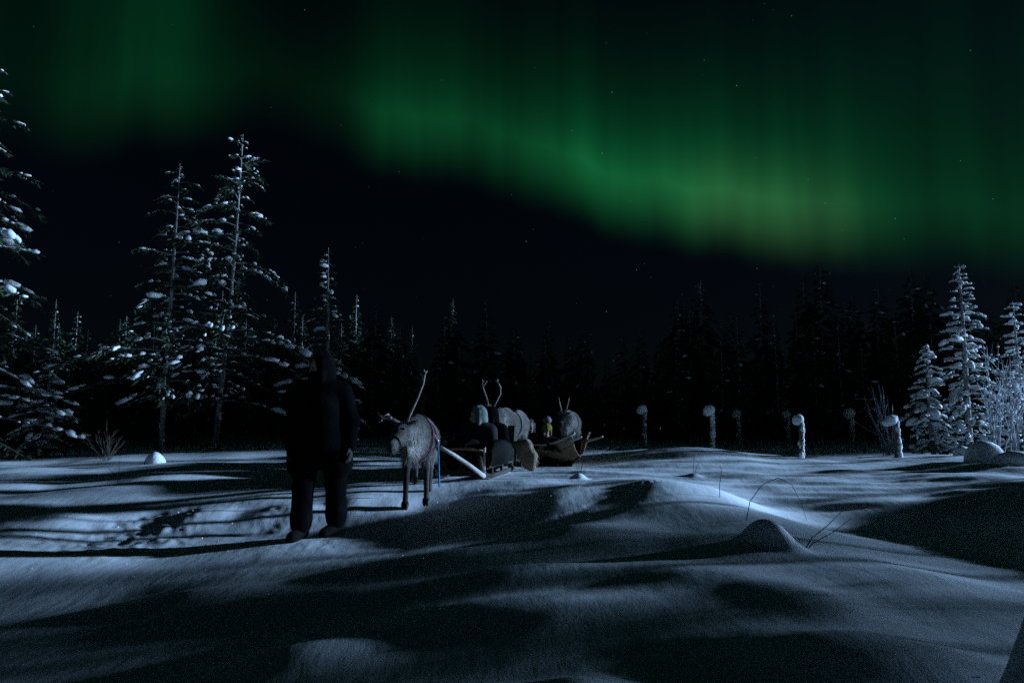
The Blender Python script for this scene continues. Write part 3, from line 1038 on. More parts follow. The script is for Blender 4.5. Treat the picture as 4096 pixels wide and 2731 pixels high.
stem(2.0, 6.0, [[(0.05, 0, 0.16), (0.16, 0, 0.3), (0.30, 0, 0.36), (0.42, 0, 0.30), (0.50, 0, 0.12), (0.53, 0, 0.0)]], 'dry stem bent over in an arch above the dark hollow')
stem(2.06, 5.0, [[(0.08, 0, 0.06), (0.2, 0, 0.15), (0.32, 0, 0.26)], [(0.08, -0.02, 0.03), (0.22, -0.02, 0.10), (0.36, -0.02, 0.2)]], 'slanting dry stem beside the snowed-up stump')
x, y = at_pix(480, 1920, 9.2)
stem(x, y, [[(0.0, 0, 0.1), (-0.02, 0, 0.2), (-0.03, 0, 0.32)], [(-0.05, 0, 0.1), (-0.16, 0, 0.22)]], 'dry stem in the trodden snow at the left')

# ------------------------------------------------------------------ rounded humps under snow at the right
def hump(u, v, Y, r, seed, label):
    rng = np.random.default_rng(seed)
    x, y = at_pix(u, v, Y)
    b = MB()
    blob(b, (0, 0, 0), r, rng, 3, 0, 0, 0.10, 0.6)
    o = b.obj('snow_hump', M_SNOW)
    o.location = (x, y, gz(x, y))
    tag(o, label, 'snow hump')
    return o
hump(3935, 1830, 11.2, (0.28, 0.26, 0.32), 61, 'tall rounded snow hump with a bright rim in front of the lit spruces')
hump(4070, 1840, 10.6, (0.36, 0.30, 0.22), 62, 'low wide snow hump at the right picture edge')
hump(3855, 1835, 13.2, (0.17, 0.16, 0.19), 63, 'small ball-shaped snow hump at the foot of the short young spruce')
hump(620, 1830, 12.2, (0.17, 0.15, 0.20), 64, 'rounded snow hump left of the thin spruce trunk')

# ------------------------------------------------------------------ frosted undergrowth along the forest edge
def undergrowth():
    rng = np.random.default_rng(77)
    b = MB()
    n = 5200
    Y = rng.uniform(17.5, 34, n)
    X = rng.uniform(-0.85, 0.85, n) * Y
    keep = ~((Y < 24) & (X > -7) & (rng.random(n) < 0.75))
    X, Y = X[keep], Y[keep]
    Z = ground_z(X, Y)
    for x_, y_, z_ in zip(X, Y, Z):
        hh = rng.uniform(0.15, 0.55)
        a = rng.uniform(0, 6.28)
        d = np.array([math.cos(a), math.sin(a), 0]) * hh * rng.uniform(0.1, 0.5)
        s = np.array([-math.sin(a), math.cos(a), 0]) * rng.uniform(0.01, 0.03)
        p = np.array([x_, y_, z_ - 0.02])
        b.add([p - s, p + s, p + d + np.array([0, 0, hh]) + s * 0.3, p + d + np.array([0, 0, hh]) - s * 0.3], [(0, 1, 2, 3)])
    o = b.obj('undergrowth', M_TWIG, None, False)
    tag(o, 'low frosted heath and brush along the forest edge', 'undergrowth', kind='stuff')
undergrowth()

# ------------------------------------------------------------------ single snow crystals standing on the surface, catching the light
def crystals():
    rng = np.random.default_rng(99)
    b = MB()
    n = 420
    Y = rng.uniform(2.4, 9.5, n)
    X = rng.uniform(-0.75, 0.75, n) * Y
    Z = ground_z(X, Y)
    oc = np.array([(1, 0, 0), (0, 1, 0), (-1, 0, 0), (0, -1, 0), (0, 0, 1), (0, 0, -1)], float)
    of = [(0, 1, 4), (1, 2, 4), (2, 3, 4), (3, 0, 4), (1, 0, 5), (2, 1, 5), (3, 2, 5), (0, 3, 5)]
    for x_, y_, z_ in zip(X, Y, Z):
        r = rng.uniform(0.002, 0.0048) * (0.6 + 0.14 * y_)
        q = np.linalg.qr(rng.normal(0, 1, (3, 3)))[0]
        b.add((oc * np.array([1, 0.35, 1]) * r) @ q + np.array([x_, y_, z_ + r * 0.7]), of)
    o = b.obj('snow_crystals', M_FARSNOW, None, False)
    tag(o, 'tiny bright snow crystals scattered on the near snow', 'snow crystals', kind='stuff')
crystals()

# ------------------------------------------------------------------ materials for animals, people, sleds
M_FUR = noisy_mat('reindeer fur', (0.55, 0.50, 0.46), (1.0, 0.97, 0.92), 14, 0.95, 0.7, 60, (0.35, 1, 1), 0.3, 0.1, 'coat')
M_ANTLER = noisy_mat('antler', (0.30, 0.25, 0.20), (0.48, 0.42, 0.35), 10, 0.7, 0.3, 50)
M_HOOF = noisy_mat('hoof', (0.02, 0.018, 0.016), (0.05, 0.045, 0.04), 10, 0.6)
M_STRAP = noisy_mat('harness leather', (0.03, 0.022, 0.018), (0.07, 0.05, 0.04), 12, 0.7, 0.3, 60)
M_BRAID = noisy_mat('woven harness band', (0.12, 0.03, 0.06), (0.28, 0.14, 0.20), 40, 0.9, 0.5, 120)
M_ROPE = noisy_mat('blue rope', (0.03, 0.14, 0.32), (0.06, 0.24, 0.45), 60, 0.85, 0.6, 160)
M_BUCKLE = noisy_mat('steel buckle', (0.5, 0.5, 0.5), (0.7, 0.7, 0.7), 20, 0.3)
M_BUCKLE.node_tree.nodes['Principled BSDF'].inputs['Metallic'].default_value = 1.0
M_WOOD = noisy_mat('sled timber', (0.20, 0.12, 0.07), (0.38, 0.25, 0.15), 5, 0.8, 0.5, 30, (0.15, 1, 1))
M_POLE = noisy_mat('barked pole', (0.32, 0.28, 0.25), (0.55, 0.52, 0.48), 8, 0.8, 0.5, 30, (0.2, 1, 1))
M_DARKWOOD = noisy_mat('tarred timber', (0.025, 0.018, 0.013), (0.06, 0.045, 0.03), 5, 0.8, 0.5, 30, (0.15, 1, 1))
M_IRON = noisy_mat('runner steel', (0.25, 0.25, 0.25), (0.4, 0.4, 0.4), 20, 0.4)
M_COAT = noisy_mat('black winter coat', (0.0015, 0.0015, 0.002), (0.004, 0.004, 0.0045), 9, 0.95, 0.5, 24, spec=0.02)
M_TROUSER = noisy_mat('black snow trousers', (0.0015, 0.0015, 0.002), (0.004, 0.004, 0.0045), 9, 0.95, 0.5, 20, spec=0.02)
M_BOOT = noisy_mat('winter boot', (0.003, 0.003, 0.003), (0.007, 0.007, 0.006), 12, 0.9, 0.4, 40, spec=0.03)
M_GLOVE = noisy_mat('dark glove', (0.015, 0.014, 0.013), (0.035, 0.03, 0.03), 12, 0.85, 0.3, 60)
M_SKIN = noisy_mat('skin', (0.42, 0.27, 0.20), (0.52, 0.35, 0.27), 10, 0.55, 0.15, 120)
M_HAIR = noisy_mat('hair', (0.03, 0.02, 0.015), (0.08, 0.05, 0.03), 30, 0.6, 0.5, 90, (1, 1, 0.2))
M_FURHAT = noisy_mat('dark fur hat', (0.006, 0.005, 0.005), (0.016, 0.014, 0.012), 30, 0.95, 0.9, 80)
M_PARKA = noisy_mat('grey green parka', (0.10, 0.13, 0.12), (0.18, 0.22, 0.20), 9, 0.9, 0.4, 24)
M_PARKA2 = noisy_mat('dark blue parka', (0.007, 0.008, 0.012), (0.014, 0.015, 0.020), 9, 0.9, 0.4, 24)
M_YELLOW = noisy_mat('yellow knitted hat', (0.15, 0.10, 0.012), (0.24, 0.17, 0.03), 40, 0.95, 0.8, 90)
M_POMPOM = noisy_mat('grey pompom', (0.10, 0.10, 0.105), (0.20, 0.20, 0.21), 40, 1.0, 1.0, 120)
M_EYE = noisy_mat('eye', (0.02, 0.02, 0.02), (0.04, 0.03, 0.03), 10, 0.2, 0.0)
M_BLANKET = noisy_mat('dark blanket', (0.006, 0.006, 0.006), (0.014, 0.013, 0.013), 7, 0.95, 0.6, 22, spec=0.05)
M_PALECLOTH = noisy_mat('pale canvas', (0.30, 0.31, 0.33), (0.45, 0.46, 0.48), 8, 0.9, 0.4, 24)

# ------------------------------------------------------------------ reindeer (head towards +X)
def rotz2(p, c, a):
    p = np.array(p, float) - c
    ca, sa = math.cos(a), math.sin(a)
    return np.array([p[0] * ca - p[1] * sa, p[0] * sa + p[1] * ca, p[2]]) + c

def reindeer(name, x, y, rz, label, head_turn=0.0, head_drop=0.0, stride=0.0, antlers='both', scale=1.0, seed=0, tone=1.0, neck_pale=1.0):
    root = empty(name, (x, y, gz(x, y) - 0.02), rz, label, 'reindeer', 'harnessed reindeer of the sled train')
    root.scale = (scale, scale * 0.88, scale)
    s = SDF(0.06)
    s.ell((0.34, 0, 0.76), (0.30, 0.215, 0.26)).ell((-0.05, 0, 0.75), (0.46, 0.225, 0.235)).ell((-0.46, 0, 0.80), (0.27, 0.195, 0.225))
    s.ell((0.30, 0, 0.92), (0.22, 0.12, 0.13))
    piv = np.array([0.52, 0, 0.9])
    nb = rotz2((0.50, 0, 0.88), piv, head_turn * 0.2)
    nm = rotz2((0.70, 0, 0.93 - head_drop * 0.4), piv, head_turn * 0.6)
    nh = rotz2((0.88, 0, 1.02 - head_drop), piv, head_turn)
    hd = rotz2((1, 0, 0), np.zeros(3), head_turn * 1.15)
    hs = np.array([-hd[1], hd[0], 0])
    s.cap(nb, nm, 0.165, 0.135).cap(nm, nh, 0.135, 0.105)
    # throat mane
    s.cap(rotz2((0.62, 0, 0.74), piv, head_turn * .4), rotz2((0.80, 0, 0.80 - head_drop), piv, head_turn * .9), 0.11, 0.075)
    s.cap(rotz2((0.64, 0, 0.66), piv, head_turn * .4), rotz2((0.66, 0, 0.54), piv, head_turn * .4), 0.075, 0.03)
    # head: skull, muzzle, jaw
    sk = nh + hd * 0.05 + np.array([0, 0, 0.03])
    mz = sk + hd * 0.26 + np.array([0, 0, -0.17])
    s.cap(sk, sk + hd * 0.10 + np.array([0, 0, -0.05]), 0.088, 0.080, 0.04)
    s.cap(sk + hd * 0.10 + np.array([0, 0, -0.05]), mz, 0.076, 0.056, 0.03)
    s.ell(mz + hd * 0.02, (0.062, 0.062, 0.055), 0.03)
    s.cap(sk + np.array([0, 0, -0.07]), mz + np.array([0, 0, -0.035]), 0.055, 0.035, 0.03)
    for q in (-1, 1):
        eb = sk - hd * 0.02 + hs * q * 0.08 + np.array([0, 0, 0.055])
        s.cap(eb, eb + hs * q * 0.10 - hd * 0.03 + np.array([0, 0, 0.045]), 0.032, 0.014, 0.02)
        s.ell(sk + hd * 0.10 + hs * q * 0.066 + np.array([0, 0, 0.012]), (0.022, 0.022, 0.018), 0.015)
    feet = []
    for q, ph in ((-1, stride), (1, -stride)):
        yy = 0.12 * q
        kn = (0.40 + ph * 0.55, yy, 0.42 + max(ph, 0) * 0.2)
        ft = (0.385 + ph * 1.0, yy, 0.11)
        ho = (0.42 + ph * 1.0, yy, 0.03)
        s.cap((0.36, 0.11 * q, 0.70), kn, 0.105, 0.052).cap(kn, ft, 0.050, 0.031, 0.025)
        s.cap(ft, ho, 0.034, 0.040, 0.02)
        feet.append(ho)
    for q, ph in ((-1, -stride), (1, stride)):
        yy = 0.12 * q
        st_ = (-0.33 + ph * 0.3, 0.13 * q, 0.55)
        hk = (-0.57 + ph * 0.75, yy, 0.385)
        ft = (-0.50 + ph * 1.0, yy, 0.11)
        ho = (-0.46 + ph * 1.0, yy, 0.03)
        s.cap((-0.47, 0.10 * q, 0.76), st_, 0.15, 0.10).cap(st_, hk, 0.09, 0.042, 0.03)
        s.cap(hk, ft, 0.042, 0.031, 0.025).cap(ft, ho, 0.034, 0.040, 0.02)
        feet.append(ho)
    s.cap((-0.70, 0, 0.90), (-0.78, 0, 0.80), 0.045, 0.022)
    me = s.mesh('body', M_FUR, 0.0165)
    # coat colouring: grey-brown body, pale neck, belly and rump, dark legs and face
    co = np.zeros(len(me.vertices) * 3)
    me.vertices.foreach_get('co', co)
    co = co.reshape(-1, 3)
    base = np.array([0.20, 0.175, 0.155]) * tone
    pale = np.array([0.60, 0.58, 0.55])
    dark = np.array([0.055, 0.045, 0.04])
    rng = np.random.default_rng(seed)
    def field(c, r):
        return np.exp(-np.sum(((co - np.array(c)) / np.array(r)) ** 2, 1))
    wp = np.clip(1.6 * field(rotz2((0.72, 0, 0.74), piv, head_turn * .6), (0.22, 0.2, 0.2)) * neck_pale + 1.2 * field((-0.72, 0, 0.72), (0.12, 0.12, 0.22)) + 0.7 * field((-0.05, 0, 0.50), (0.5, 0.2, 0.08)), 0, 1)
    wd = np.clip(sstep(0.56, 0.40, co[:, 2]) + 1.3 * field(sk + hd * 0.12, (0.15, 0.12, 0.13)), 0, 1)
    wm = np.clip(field(mz + hd * 0.05, (0.05, 0.05, 0.05)) * 1.2, 0, 1)
    colr = base + (pale - base) * wp[:, None]
    colr = colr + (dark - colr) * wd[:, None]
    colr = colr + (np.array([0.12, 0.11, 0.10]) - colr) * wm[:, None]
    ca = me.color_attributes.new('coat', 'FLOAT_COLOR', 'POINT')
    ca.data.foreach_set('color', np.concatenate([colr, np.ones((len(colr), 1))], 1).ravel())
    body = link_mesh('body', me, root)
    # shaggy winter coat: single hairs lying back and down, long under the neck
    nrm = np.zeros(len(me.vertices) * 3)
    me.vertices.foreach_get('normal', nrm)
    nrm = nrm.reshape(-1, 3)
    pick = rng.choice(len(co), 9000)
    pick = pick[(co[pick, 2] > 0.45) & (wd[pick] < 0.6)]
    hb = MB()
    P_, N_ = co[pick], nrm[pick]
    D_ = N_ * 0.45 + np.array([-0.55, 0, -0.55]) + rng.normal(0, 0.22, P_.shape)
    D_ /= np.linalg.norm(D_, axis=1, keepdims=True)
    Ln = (0.035 + 0.075 * wp[pick] * (co[pick, 0] > 0.4) + 0.03 * sstep(0.62, 0.52, co[pick, 2])) * rng.uniform(0.6, 1.3, len(pick))
    S_ = np.cross(D_, N_); S_ = S_ / (np.linalg.norm(S_, axis=1, keepdims=True) + 1e-9) * 0.0032
    E_ = P_ + D_ * Ln[:, None] + np.array([0, 0, -0.3]) * (Ln[:, None] * 0.4)
    hv = np.stack([P_ - S_, P_ + S_, E_], 1).reshape(-1, 3)
    hb.add(hv, [(3 * i, 3 * i + 1, 3 * i + 2) for i in range(len(pick))])
    hm_ = hb.mesh('fur', M_FUR, False)
    hc = np.repeat(colr[pick] * rng.uniform(0.75, 1.35, (len(pick), 1)), 3, 0)
    ca = hm_.color_attributes.new('coat', 'FLOAT_COLOR', 'POINT')
    ca.data.foreach_set('color', np.concatenate([np.clip(hc, 0, 0.8), np.ones((len(hc), 1))], 1).ravel())
    link_mesh('fur', hm_, root)['kind'] = 'stuff'
    for ho in feet:
        b = MB()
        for q in (-1, 1):
            b.tube([(ho[0] - 0.01, ho[1] + q * 0.020, 0.06), (ho[0] + 0.015, ho[1] + q * 0.022, 0.03), (ho[0] + 0.05, ho[1] + q * 0.018, -0.01)], [0.027, 0.030, 0.016], 8)
        b.obj('hoof', M_HOOF, root)
    for q in (-1, 1):
        b = MB()
        p = sk + hd * 0.105 + hs * q * 0.080 + np.array([0, 0, 0.014])
        v, f = ICO[2]
        b.add(v * 0.014 + p, f)
        b.obj('eye', M_EYE, root)
    # antlers
    def antler(q, kind):
        b = MB()
        o0 = sk - hd * 0.02 + hs * q * 0.045 + np.array([0, 0, 0.07])
        if kind == 'long':
            P = [o0, o0 + hs * q * 0.04 - hd * .02 + np.array([0, 0, .10]), o0 + hs * q * 0.12 - hd * 0.05 + np.array([0, 0, .27]), o0 + hs * q * 0.20 - hd * 0.05 + np.array([0, 0, .44]), o0 + hs * q * 0.235 - hd * 0.02 + np.array([0, 0, .54])]
            b.tube(P, [.018, .016, .014, .013, .010], 7)
            e_ = Vector(P[-1])
            b.tube([P[-2], P[-1] - hs * q * 0.03 + np.array([0, 0, -.02]), P[-1] - hs * q * 0.055 + hd * .03 + np.array([0, 0, .0])], [.012, .010, .006], 6)
            b.tube([P[-1], P[-1] + hs * q * 0.03 + np.array([0, 0, .035])], [.012, .006], 6)
            b.tube([P[-1], P[-1] - hs * q * 0.015 + np.array([0, 0, .05])], [.012, .005], 6)
        elif kind == 'low':
            P = [o0, o0 + hs * q * 0.10 + hd * .03 + np.array([0, 0, .05]), o0 + hs * q * 0.20 + hd * .07 + np.array([0, 0, .05]), o0 + hs * q * 0.27 + hd * .10 + np.array([0, 0, .12])]
            b.tube(P, [.018, .016, .013, .006], 7)
            b.tube([P[1], P[1] + hd * .10 + np.array([0, 0, .05]), P[1] + hd * .17 + hs * q * .02 + np.array([0, 0, .03])], [.014, .012, .006], 6)
            b.tube([P[2], P[2] + hd * .10 + np.array([0, 0, -.04])], [.013, .007], 6)
        elif kind == 'short':
            P = [o0, o0 + hs * q * .03 + np.array([0, 0, .10]), o0 + hs * q * .07 - hd * .03 + np.array([0, 0, .24]), o0 + hs * q * .09 - hd * .02 + np.array([0, 0, .36])]
            b.tube(P, [.020, .018, .016, .009], 7)
            b.tube([P[0] + np.array([0, 0, .03]), P[0] + hd * .10 + hs * q * .03 + np.array([0, 0, .07])], [.014, .007], 6)
        else:
            P = [o0, o0 + hs * q * .05 - hd * .03 + np.array([0, 0, .11]), o0 + hs * q * .13 - hd * .06 + np.array([0, 0, .25]), o0 + hs * q * .16 - hd * .02 + np.array([0, 0, .36]), o0 + hs * q * .13 + hd * .03 + np.array([0, 0, .45])]
            b.tube(P, [.018, .016, .014, .014, .010], 7)
            b.tube([P[3], P[3] - hs * q * .06 + np.array([0, 0, .08]), P[3] - hs * q * .10 + np.array([0, 0, .11])], [.013, .011, .006], 6)
            b.tube([P[4], P[4] + np.array([0, 0, .05])], [.013, .005], 6)
            b.tube([P[4], P[4] - hs * q * .05 + hd * .02 + np.array([0, 0, .02])], [.013, .006], 6)
            b.tube([P[0] + np.array([0, 0, .03]), P[0] + hd * .12 + np.array([0, 0, .08])], [.013, .006], 6)
        b.obj('antler', M_ANTLER, root)
    ka = {'both': ('full', 'full'), 'short': ('short', 'short'), 'lead': ('low', 'long')}[antlers]
    antler(-1, ka[0]); antler(1, ka[1])
    # halter and harness
    def ring(cx, cy, cz, r1, r2, axis, w, mat, nm, tilt=0.0):
        b = MB()
        n = 22
        ps = []
        for k in range(n + 1):
            t = 2 * math.pi * k / n
            a1 = axis[0] * math.cos(t) * r1 + axis[1] * math.sin(t) * r2
            ps.append(np.array([cx, cy, cz]) + a1)
        b.tube(ps, w, 6, cap=False)
        return b.obj(nm, mat, root)
    zz = np.array([0, 0, 1.0])
    mid = (sk + hd * 0.10 + np.array([0, 0, -0.05])) * 0.45 + mz * 0.55 + np.array([0, 0, -0.012])
    perp = np.cross(hd, hs); d_ = mz - sk; d_ = d_ / np.linalg.norm(d_)
    up_ = np.cross(d_, hs)
    ring(*mid, 0.078, 0.086, (hs, up_), 0.009, M_STRAP, 'halter')
    if antlers == 'lead':
        ring(0.46, 0, 0.78, 0.222, 0.272, (np.array([0, 1.0, 0]), np.array([-0.25, 0, 1.0])), 0.012, M_BRAID, 'collar_band')
    ring(0.02, 0, 0.755, 0.238, 0.250, (np.array([0, 1.0, 0]), zz), 0.011, M_STRAP, 'girth_strap')
    return root

# ------------------------------------------------------------------ people (facing -Y, left hand at +X)
def hand_sdf(w, d, side, palm_n, curl=0.35):
    """a gloved hand: palm, four unequal bent fingers, thumb from the side of the palm"""
    w, d, side, palm_n = [np.array(q, float) for q in (w, d, side, palm_n)]
    s = SDF(0.010)
    s.cap(w - d * 0.03, w + d * 0.02, 0.036, 0.034)
    for k in (-1, 0, 1):
        s.cap(w + d * 0.02 + side * k * 0.014, w + d * 0.085 + side * k * 0.024, 0.024, 0.021)
    for k, l in zip((-1.5, -0.5, 0.5, 1.5), (0.062, 0.074, 0.080, 0.070)):
        a = w + d * 0.088 + side * k * 0.0215
        b = a + d * l * 0.5 * math.cos(curl * .5) + palm_n * l * 0.5 * math.sin(curl * .5) + side * k * 0.003
        c = b + d * l * 0.5 * math.cos(curl * 1.8) + palm_n * l * 0.5 * math.sin(curl * 1.8)
        s.cap(a, b, 0.0125, 0.0115, 0.004).cap(b, c, 0.0115, 0.0095, 0.004)
    a = w + d * 0.025 + side * 0.030
    b = a + side * 0.030 + d * 0.030 + palm_n * 0.008
    c = b + side * 0.006 + d * 0.034 + palm_n * 0.010
    s.cap(a, b, 0.016, 0.014, 0.006).cap(b, c, 0.014, 0.011, 0.004)
    return s

def person(name, loc, rz, label, J, coat=M_COAT, trousers=M_TROUSER, hat='fur', hood=None, hem=True, res=0.018, group=None):
    """J: joints in metres. sh/el/wr/hi/kn/an/to are (left of picture, right of picture) pairs"""
    root = empty(name, loc, rz, label, 'person', group)
    V3 = lambda p: np.array(p, float)
    pel, che, nek, hea = [V3(J[k]) for k in ('pel', 'che', 'nek', 'hea')]
    b = SDF(0.03)
    b.cap(pel, che, 0.12, 0.13).cap(che, nek, 0.11, 0.055)
    for i in (0, 1):
        b.cap(nek - V3((0, 0, .04)), J['sh'][i], 0.06, 0.055).cap(J['sh'][i], J['el'][i], 0.05, 0.04).cap(J['el'][i], J['wr'][i], 0.038, 0.028)
        b.cap(pel, J['hi'][i], 0.10, 0.085).cap(J['hi'][i], J['kn'][i], 0.08, 0.055).cap(J['kn'][i], J['an'][i], 0.052, 0.035).cap(J['an'][i], J['to'][i], 0.035, 0.03)
    f = V3(J.get('face', (0, -1, 0))); f = f / np.linalg.norm(f)
    r = np.cross(f, (0, 0, 1.0)); r = r / np.linalg.norm(r)
    u = np.cross(r, f)
    R3 = np.stack([r, f, u], 1)
    b.cap(nek, hea - u * 0.05, 0.055, 0.06)
    b.ell(hea + u * 0.02, (0.076, 0.095, 0.105), 0.02, R3)
    b.ell(hea + f * 0.022 - u * 0.055, (0.058, 0.070, 0.062), 0.03, R3)
    b.cap(hea + f * 0.09 + u * 0.012, hea + f * 0.112 - u * 0.022, 0.010, 0.015, 0.012)       # nose
    b.cap(hea + f * 0.086 - u * 0.058 - r * 0.018, hea + f * 0.086 - u * 0.058 + r * 0.018, 0.009, 0.009, 0.008)   # lips
    b.ell(hea + f * 0.075 - u * 0.092, (0.022, 0.02, 0.018), 0.015, R3)                          # chin
    for q in (-1, 1):
        b.sub(hea + f * 0.094 + r * q * 0.032 + u * 0.016, (0.016, 0.014, 0.011), 0.010)
        b.ell(hea + r * q * 0.080 - u * 0.005, (0.012, 0.024, 0.034), 0.008, R3)
    link_mesh('body', b.mesh('body', M_SKIN, 0.0115), root)
    for q in (-1, 1):
        e = MB(); v, fc = ICO[2]
        e.add(v * 0.0115 + (hea + f * 0.083 + r * q * 0.032 + u * 0.016), fc)
        e.obj('eye', M_EYE, root)
    c = SDF(0.05)
    sh = [V3(p) for p in J['sh']]
    c.cap(pel + V3((0, 0, -.02)), che, 0.205, 0.195).cap(sh[0] * .72 + sh[1] * .28, sh[1] * .72 + sh[0] * .28, 0.135, 0.135)
    c.cap(che, nek - V3((0, 0, .03)), 0.16, 0.095)
    c.cap(nek - V3((0, 0, .02)), nek + V3((0, 0, .035)), 0.085, 0.080)
    if hem:
        for i in (0, 1):
            h0 = V3(J['hi'][i])
            c.cap(pel + (h0 - pel) * 0.6, h0 + (h0 - pel) * 0.55 + V3((0, 0, -.13)), 0.19, 0.165)
    for i in (0, 1):
        c.cap(J['sh'][i], J['el'][i], 0.098, 0.080).cap(J['el'][i], J['wr'][i], 0.080, 0.058)
    link_mesh('coat', c.mesh('coat', coat, res), root)
    t = SDF(0.03)
    for i in (0, 1):
        hi, kn, an = [V3(J[k][i]) for k in ('hi', 'kn', 'an')]
        dn = (an - kn) / np.linalg.norm(an - kn)
        t.cap(pel, hi, 0.15, 0.135).cap(hi, kn, 0.130, 0.105).cap(kn, an - dn * 0.06, 0.104, 0.108)
        t.cap(an - dn * 0.10, an - dn * 0.03, 0.110, 0.092, 0.02)
    link_mesh('trousers', t.mesh('trousers', trousers, res), root)
    for i in (0, 1):
        an, to, kn = [V3(J[k][i]) for k in ('an', 'to', 'kn')]
        dn = (an - kn) / np.linalg.norm(an - kn)
        bo = SDF(0.03)
        fd = to - an; fd[2] = 0
        fd = fd / (np.linalg.norm(fd) + 1e-9)
        bo.cap(an - dn * 0.13, an, 0.068, 0.062)
        bo.cap(an - fd * 0.05 + V3((0, 0, -.035)), an + V3((0, 0, -.02)), 0.055, 0.06)
        bo.cap(an + V3((0, 0, -.03)), to, 0.060, 0.050).cap(an - fd * 0.06 + V3((0, 0, -.05)), to + V3((0, 0, -.012)), 0.042, 0.042)
        link_mesh('boot', bo.mesh('boot', M_BOOT, 0.012), root)
    for i in (0, 1):
        wr, el = V3(J['wr'][i]), V3(J['el'][i])
        d = (wr - el) / np.linalg.norm(wr - el)
        pn = V3((1 if i == 0 else -1, 0, 0)); pn = pn - d * (pn @ d); pn = pn / np.linalg.norm(pn)
        sd = np.cross(d, pn); sd = sd if sd[1] < 0 else -sd
        link_mesh('glove', hand_sdf(wr, d, sd, pn, 0.5).mesh('glove', M_GLOVE, 0.0065), root)
    hr = SDF(0.02)
    hr.ell(hea + u * 0.03 - f * 0.022, (0.086, 0.092, 0.10), 0.02, R3).cap(hea - f * 0.05 - u * 0.02, hea - f * 0.055 - u * 0.08, 0.062, 0.05)
    link_mesh('hair', hr.mesh('hair', M_HAIR, 0.012), root)
    hm = SDF(0.025)
    if hat == 'fur':
        hm.ell(hea + u * 0.085 - f * 0.008, (0.105, 0.118, 0.085), 0.02, R3)
        for q in (-1, 1):
            hm.cap(hea + r * q * 0.088 + u * 0.03, hea + r * q * 0.082 - u * 0.085, 0.042, 0.032)
        hm.cap(hea + f * 0.085 + u * 0.082 - r * 0.05, hea + f * 0.085 + u * 0.082 + r * 0.05, 0.034, 0.034)
        link_mesh('fur_hat', hm.mesh('fur_hat', M_FURHAT, 0.013), root)
    elif hat == 'pompom':
        hm.ell(hea + u * 0.075 - f * 0.008, (0.096, 0.108, 0.100), 0.02, R3)
        hm.cap(hea + f * 0.07 + u * 0.06 - r * 0.05, hea + f * 0.07 + u * 0.06 + r * 0.05, 0.03, 0.03)
        for q in (-1, 1):
            hm.cap(hea + r * q * 0.082 + u * 0.04, hea + r * q * 0.080 - u * 0.05, 0.024, 0.02)
        h_ = link_mesh('knitted_hat', hm.mesh('knitted_hat', M_YELLOW, 0.012), root)
        pm = MB()
        blob(pm, hea + u * 0.235 - f * 0.02, (0.085, 0.085, 0.078), np.random.default_rng(3), 3, 0, 0, 0.12, 1.0)
        pm.obj('pompom', M_POMPOM, h_)
    else:
        hm.ell(hea + u * 0.03 - f * 0.045, (0.128, 0.115, 0.145), 0.03, R3)
        hm.cap(hea - f * 0.06 - u * 0.06, nek - f * 0.03, 0.10, 0.09)
        for q in (-1, 1):
            hm.cap(hea + r * q * 0.095 + u * 0.07 + f * 0.01, hea + r * q * 0.09 - u * 0.10 + f * 0.02, 0.032, 0.032)
        hm.cap(hea + u * 0.135 + f * 0.01 - r * 0.05, hea + u * 0.135 + f * 0.01 + r * 0.05, 0.032, 0.032)
        link_mesh('hood', hm.mesh('hood', hood or coat, 0.013), root)
    return root

# ------------------------------------------------------------------ the guide on foot
gx_, gy_ = -1.93, 6.95
J = dict(pel=(0.02, 0.02, 0.93), che=(0.01, -0.01, 1.24), nek=(0.0, -0.02, 1.46), hea=(-0.01, -0.05, 1.60), face=(-0.9, -0.55, -0.15),
         sh=((-0.215, 0.0, 1.385), (0.215, 0.01, 1.385)), el=((-0.285, 0.03, 1.10), (0.30, 0.05, 1.10)), wr=((-0.285, -0.07, 0.87), (0.315, -0.03, 0.86)),
         hi=((-0.105, 0.01, 0.87), (0.115, 0.03, 0.87)), kn=((-0.145, -0.06, 0.48), (0.155, 0.06, 0.49)), an=((-0.165, -0.03, 0.10), (0.145, 0.16, 0.13)), to=((-0.205, -0.18, 0.045), (0.06, 0.02, 0.05)))
guide = person('person', (gx_, gy_, gz(gx_, gy_) - 0.01), 0.0, 'person in black winter coat and trousers walking beside the lead reindeer', J, hat='hood')
guide.scale = (0.98, 1.0, 1.05)
q_ = SDF(0.03)
hv, fv = np.array(J['hea']), np.array(J['face']) / np.linalg.norm(J['face'])
q_.ell(hv + fv * 0.03 - np.array([0, 0, .06]), (0.098, 0.098, 0.062)).cap(hv - np.array([0, 0, .10]), np.array(J['nek']), 0.085, 0.095)
link_mesh('neck_gaiter', q_.mesh('neck_gaiter', M_COAT, 0.013), guide)

# ------------------------------------------------------------------ reindeer of the train
HEAD = -math.pi / 2
DR1 = (-1.10, 8.22)
deer1 = reindeer('reindeer', DR1[0], DR1[1], HEAD + 0.05, 'lead reindeer with one long upright antler, walking in front of the sleds', -0.32, 0.17, 0.17, 'lead', 0.97, 1, 0.40, 0.8)
deer2 = reindeer('reindeer', -0.02, 12.0, HEAD - 0.28, 'pale reindeer with two forked antlers between the two sleds', -0.25, 0.10, 0.05, 'both', 0.98, 2, 0.55)
deer3 = reindeer('reindeer', 1.30, 15.4, HEAD - 0.20, 'rear reindeer with short upright antlers behind the last sled', -0.1, 0.14, 0.05, 'short', 0.95, 3, 0.5)

